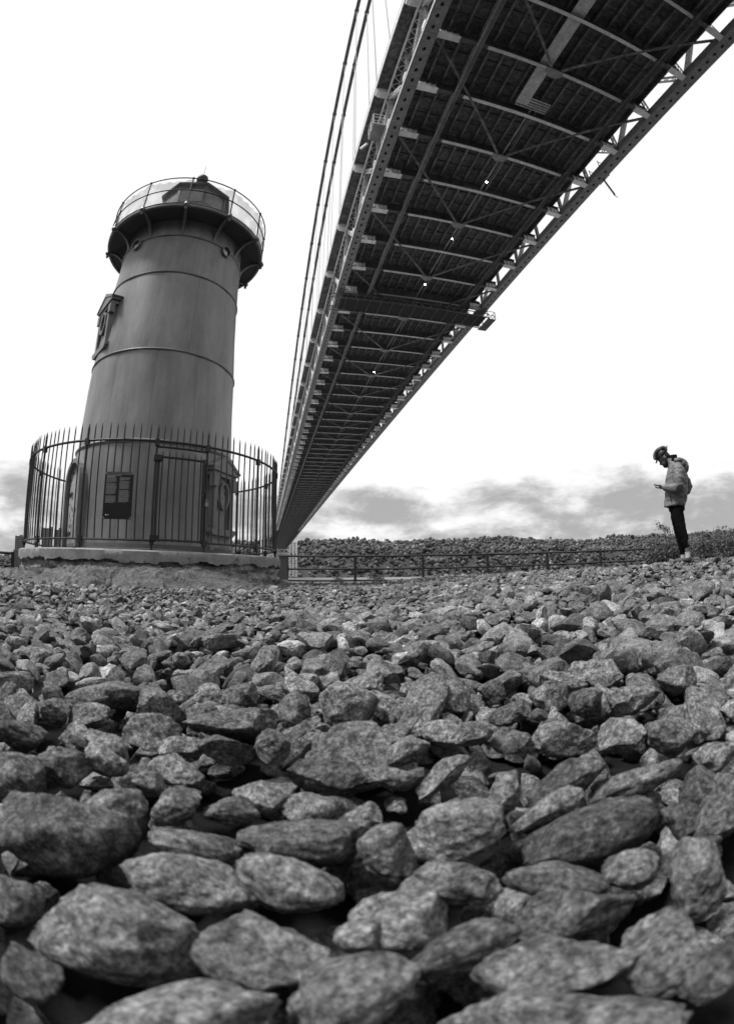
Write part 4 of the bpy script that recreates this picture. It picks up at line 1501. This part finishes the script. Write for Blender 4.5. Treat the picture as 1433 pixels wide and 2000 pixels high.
# ------------------------------------------------------------------ the stones
def rock_shape(seed, level, rough=.05, sof=(.015, .05)):
    rg = np.random.default_rng(seed)
    V, F = ico(level)
    V = V * np.array([1.0, .85, .7])
    for _ in range(rg.integers(8, 14)):
        nrm = rg.standard_normal(3)
        nrm /= np.linalg.norm(nrm)
        d = rg.uniform(.34, .70)
        s_ = V @ nrm - d
        soft = rg.uniform(*sof)
        k = np.where(s_ > soft, s_ - soft / 2, np.where(s_ > -soft, (s_ + soft) ** 2 / (4 * soft) * .9, 0))
        V = V - k[:, None] * nrm * .93
    off = rg.uniform(0, 50, 3)
    N_ = V / np.linalg.norm(V, axis=1, keepdims=True)
    dsp = np.array([fbm(*(p * 2.2 + off), 5) * rough + fbm(*(p * 6 + off), 3) * rough * .42 for p in V])
    V = V + N_ * dsp[:, None]
    lo, hi = V.min(0), V.max(0)
    V = (V - (lo + hi) / 2) / (hi - lo)
    return V, F


HI = [rock_shape(100 + i, 5, .075, (.04, .13) if i < 14 else (.015, .05)) for i in range(34)]
HIM = []
for i, (V, F) in enumerate(HI):
    HIM.append(np_mesh('stone', V, F, 'stone', smooth=True))
MID = [rock_shape(200 + i, 3, .09) for i in range(22)]
LOW = [rock_shape(300 + i, 2, .10) for i in range(22)]
TINY = [rock_shape(400 + i, 1, .08) for i in range(14)]

# (px, py, width px, height px, roll degrees anticlockwise) of the foreground stones one can single out
HERO = [(133, 1628, 275, 165, -4), (231, 1830, 325, 185, -22), (367, 1727, 248, 112, -12), (379, 1656, 185, 66, -16), (507, 1859, 238, 158, -4), (563, 1732, 205, 112, -24),
        (590, 1648, 262, 98, -5), (344, 1575, 108, 72, 8), (220, 1588, 145, 88, 8), (300, 2010, 430, 145, 1), (668, 1955, 295, 180, 22), (25, 1758, 125, 100, 10),
        (292, 1532, 62, 50, 10), (886, 1626, 200, 122, 14), (757, 1662, 112, 108, 0), (879, 1727, 195, 86, -4), (778, 1792, 182, 138, -10), (1150, 1635, 285, 122, 22),
        (1067, 1587, 160, 58, 32), (1105, 1527, 168, 72, 30), (1240, 1527, 185, 58, 25), (1089, 1722, 200, 78, -10), (1122, 1781, 228, 102, 18), (889, 1860, 235, 92, 25),
        (1080, 1886, 280, 126, 14), (1298, 1865, 190, 160, -14), (1361, 1718, 172, 96, -62), (1090, 2014, 440, 150, 4), (1330, 1602, 88, 70, -10), (1392, 1600, 88, 84, 10),
        (987, 1551, 98, 58, 70), (685, 1390, 120, 118, 5), (457, 1415, 195, 60, 6), (316, 1386, 98, 72, -25), (175, 1399, 84, 50, 10), (108, 1393, 76, 54, 0), (467, 1356, 74, 48, 0),
        (580, 1340, 82, 50, -42), (211, 1360, 175, 54, 3), (211, 1458, 98, 52, -35), (208, 1486, 90, 58, -22), (357, 1460, 94, 42, 0), (442, 1466, 112, 56, -6), (532, 1461, 72, 68, 60),
        (344, 1504, 108, 62, -14), (397, 1398, 68, 46, 0), (768, 1438, 125, 52, 25), (962, 1349, 48, 54, 60), (1072, 1368, 78, 74, 0), (1142, 1373, 68, 58, 0), (1160, 1324, 112, 68, 0),
        (1238, 1368, 108, 54, 8), (1323, 1330, 78, 56, 15), (1110, 1443, 115, 68, 0), (1213, 1437, 94, 68, 0), (1308, 1443, 108, 78, 0), (995, 1393, 84, 44, 10), (1050, 1315, 104, 44, 14),
        (796, 1466, 88, 54, 15), (866, 1514, 130, 50, 40), (773, 1519, 82, 46, 0), (925, 1433, 78, 48, 10), (700, 1830, 90, 70, 0), (1400, 1900, 110, 120, 0), (60, 1900, 110, 110, 0),
        (450, 1585, 110, 60, -8), (520, 1560, 130, 70, 5), (610, 1580, 120, 70, 12), (120, 1500, 120, 75, -5), (30, 1520, 130, 100, -20), (640, 1520, 150, 70, -6),
        (1400, 1480, 90, 60, 20), (930, 1740, 80, 60, 10), (1230, 1700, 110, 80, 10), (1410, 1560, 70, 90, 0), (40, 1440, 110, 60, -10), (700, 1600, 90, 55, 15)]
occ = []
count = 0
for i, (hx_, hy_, w_, h_, ro) in enumerate(HERO):
    P, dist = hit_ground(hx_, hy_, .03)
    d = ray(hx_, hy_)
    rt = d.cross(Vector((0, 0, 1))).normalized()
    up = rt.cross(d).normalized()
    q_ = dist / FPX
    W, Hh = w_ * q_ * 1.0, h_ * q_ * 1.05
    Dp = max(min(math.sqrt(W * Hh) * 1.15, W), Hh * .8)
    rr_ = Matrix.Rotation(R(ro), 3, d)
    ax, az_ = -(rr_ @ -rt), rr_ @ up
    # roll in the picture: anticlockwise as seen
    c_, s_ = math.cos(R(ro)), math.sin(R(ro))
    ax = rt * c_ + up * s_
    az_ = up * c_ - rt * s_
    M = Matrix(((ax.x * W, d.x * Dp, az_.x * Hh, P.x + d.x * Dp * .22), (ax.y * W, d.y * Dp, az_.y * Hh, P.y + d.y * Dp * .22), (ax.z * W, d.z * Dp, az_.z * Hh, P.z + d.z * Dp * .22), (0, 0, 0, 1)))
    o = obj('stone', HIM[i % 14 if hy_ > 1560 and i % 4 else 14 + i % 20], bank)
    o.matrix_world = M
    occ.append((P.x + d.x * Dp * .25, P.y + d.y * Dp * .25, .5 * (W + Dp) * .5))
    count += 1
OC = np.array(occ)


def in_plinth(x, y):
    return (x - LX) ** 2 + (y - LY) ** 2


def size_at(x, y):
    r_ = math.hypot(x, y)
    az = math.degrees(math.atan2(x, y))
    s_ = .145 + .012 * math.sin(x * 1.3) - .030 * max(min(r_, 2.2) - 1.4, 0) - .013 * max(min(r_, 6) - 2.2, 0)
    s_ *= 1 + .16 * max(0, min(1, (az - 8) / 25)) * max(0, min(1, (r_ - 2.5) / 3))
    s_ *= 1 - .42 * max(0, min(1, (-az - 2) / 14)) * max(0, min(1, (r_ - 3) / 4))
    return max(s_, .075)


cand = []
r_ = .34
while r_ < 20.6:
    st_ = size_at(0, r_) if r_ < 4.5 else (.095 if r_ < 10 else .128)
    amax = 62 if r_ < 4 else 54
    n_ = max(3, int(R(2 * amax) * r_ / (st_ * (1.0 if r_ < 9 else .9))))
    for j in range(n_):
        az = -amax + 2 * amax * (j + rnd.uniform(-.45, .45)) / n_
        rr = r_ + rnd.uniform(-.4, .4) * st_
        x, y = polar(rr, az)
        if in_plinth(x, y) < 3.3 ** 2 or x * math.sin(R(-3)) + y * math.cos(R(-3)) > 20.4:
            continue
        d2 = in_plinth(x, y)
        if d2 < 4.45 ** 2 and rnd.random() < .93 and az < -9.5:
            continue
        cand.append((x, y))
    r_ += st_ * (.86 if r_ < 9 else .78)
for _ in range(26):                           # a few under and behind the tripod height so that gaps close up
    cand.append((rnd.uniform(-.5, .5), rnd.uniform(-.6, .3)))
near, rest = [], []
for _ in range(1900):                         # chips caught in the gaps
    rr = .5 + 5.5 * math.sqrt(rnd.random())
    cand.append(polar(rr, rnd.uniform(-56, 56)) + (1,))
CA = np.array([c_[:2] for c_ in cand])
CG = ground(CA[:, 0], CA[:, 1])
chips = []
for ic, cc in enumerate(cand):
    x, y = cc[:2]
    if len(cc) == 3:
        chips.append((x, y, float(CG[ic]) + rnd.uniform(-.05, .01), rnd.uniform(.03, .07)))
        continue
    rr = math.hypot(x, y)
    s_ = min(size_at(x, y) * math.exp(rnd.gauss(0, .27)), .2)
    if rr > 3.5 and rnd.random() < .04:
        s_ *= 1.35
    clash = bool(len(OC)) and rr < 4.2 and bool(((OC[:, 0] - x) ** 2 + (OC[:, 1] - y) ** 2 < (OC[:, 2] + s_ * .28) ** 2).any())
    zb_ = float(CG[ic])
    if clash:
        # lower course showing in the gaps
        if rr < 2.6:
            near.append((x, y, zb_ - .12, s_ * .7, rr))
        continue
    sink = rnd.uniform(-.055, .04) * (s_ / .15)
    if rr < 2.6:
        near.append((x, y, zb_ + sink, s_, rr))
        near.append((x + rnd.uniform(-.08, .08), y + rnd.uniform(-.08, .08), zb_ - .13, s_ * .9, rr + 9))
    else:
        rest.append((x, y, zb_ + sink, s_))
near.sort(key=lambda t_: t_[4])
keep = 300 - count


def rot_mats(n_):
    yaw = rng.uniform(0, 2 * PI, n_)
    ti = rng.normal(0, .55, n_)
    ro = rng.normal(0, .50, n_)
    cy_, sy_, ct, st2, cr_, sr_ = np.cos(yaw), np.sin(yaw), np.cos(ti), np.sin(ti), np.cos(ro), np.sin(ro)
    Z = np.zeros(n_)
    O = np.ones(n_)
    Rz = np.stack([np.stack([cy_, -sy_, Z], -1), np.stack([sy_, cy_, Z], -1), np.stack([Z, Z, O], -1)], 1)
    Rx = np.stack([np.stack([O, Z, Z], -1), np.stack([Z, ct, -st2], -1), np.stack([Z, st2, ct], -1)], 1)
    Ry = np.stack([np.stack([cr_, Z, sr_], -1), np.stack([Z, O, Z], -1), np.stack([-sr_, Z, cr_], -1)], 1)
    return Rz @ Rx @ Ry


RM = rot_mats(len(near))
for i, (x, y, z, s_, rr) in enumerate(near):
    a_ = s_ * rnd.uniform(1.0, 1.45)
    if i < keep:
        M3 = RM[i] @ np.diag([a_, s_ * rnd.uniform(.7, 1.0), s_ * rnd.uniform(.45, .8)])
        o = obj('stone', HIM[rnd.randrange(len(HIM))], bank)
        o.matrix_world = Matrix([list(M3[k]) + [(x, y, z)[k]] for k in range(3)] + [[0, 0, 0, 1]])
    else:
        rest.append((x, y, z, s_))


def scatter(items, shapes, level_name):
    VV, FF, TT = [], [], []
    o_ = 0
    n_ = len(items)
    A = np.array(items)
    RMs = rot_mats(n_)
    sc3 = np.stack([A[:, 3] * rng.uniform(1.0, 1.4, n_), A[:, 3] * rng.uniform(.7, 1.05, n_), A[:, 3] * rng.uniform(.45, .8, n_)], 1)
    var = rng.integers(0, len(shapes), n_)
    tone = np.exp(rng.normal(0, .34, n_))
    for k in range(len(shapes)):
        idx = np.nonzero(var == k)[0]
        if not len(idx):
            continue
        bv, bf = shapes[k]
        W = np.einsum('nij,nvj->nvi', RMs[idx], bv[None] * sc3[idx][:, None]) + A[idx, :3][:, None]
        VV.append(W.reshape(-1, 3))
        FF.append((bf[None] + (np.arange(len(idx)) * len(bv))[:, None, None] + o_).reshape(-1, 3))
        TT.append(np.repeat(tone[idx], len(bv)))
        o_ += len(idx) * len(bv)
    return np.concatenate(VV), np.concatenate(FF), np.concatenate(TT)


mid = [t_ for t_ in rest if math.hypot(t_[0], t_[1]) < 4.6]
lowr = [t_ for t_ in rest if 4.6 <= math.hypot(t_[0], t_[1]) < 10] + chips
tiny = [t_ for t_ in rest if math.hypot(t_[0], t_[1]) >= 10]
v1, f1, t1 = scatter(mid, MID, 'mid')
v2, f2, t2 = scatter(lowr, LOW, 'low')
v3, f3, t3 = scatter(tiny, TINY, 'tiny')
me = np_mesh('small_stones', np.concatenate([v1, v2, v3]), np.concatenate([f1, f2 + len(v1), f3 + len(v1) + len(v2)]), 'stone_far', tone=np.concatenate([t1, t2, t3]), smooth=True)
me.set_sharp_from_angle(angle=R(24))
tag(obj('small_stones', me, bank), kind='stuff')
print('STONES near', len(near), 'mid', len(mid), 'low', len(lowr), 'tiny', len(tiny), 'tris', len(f1) + len(f2) + len(f3))
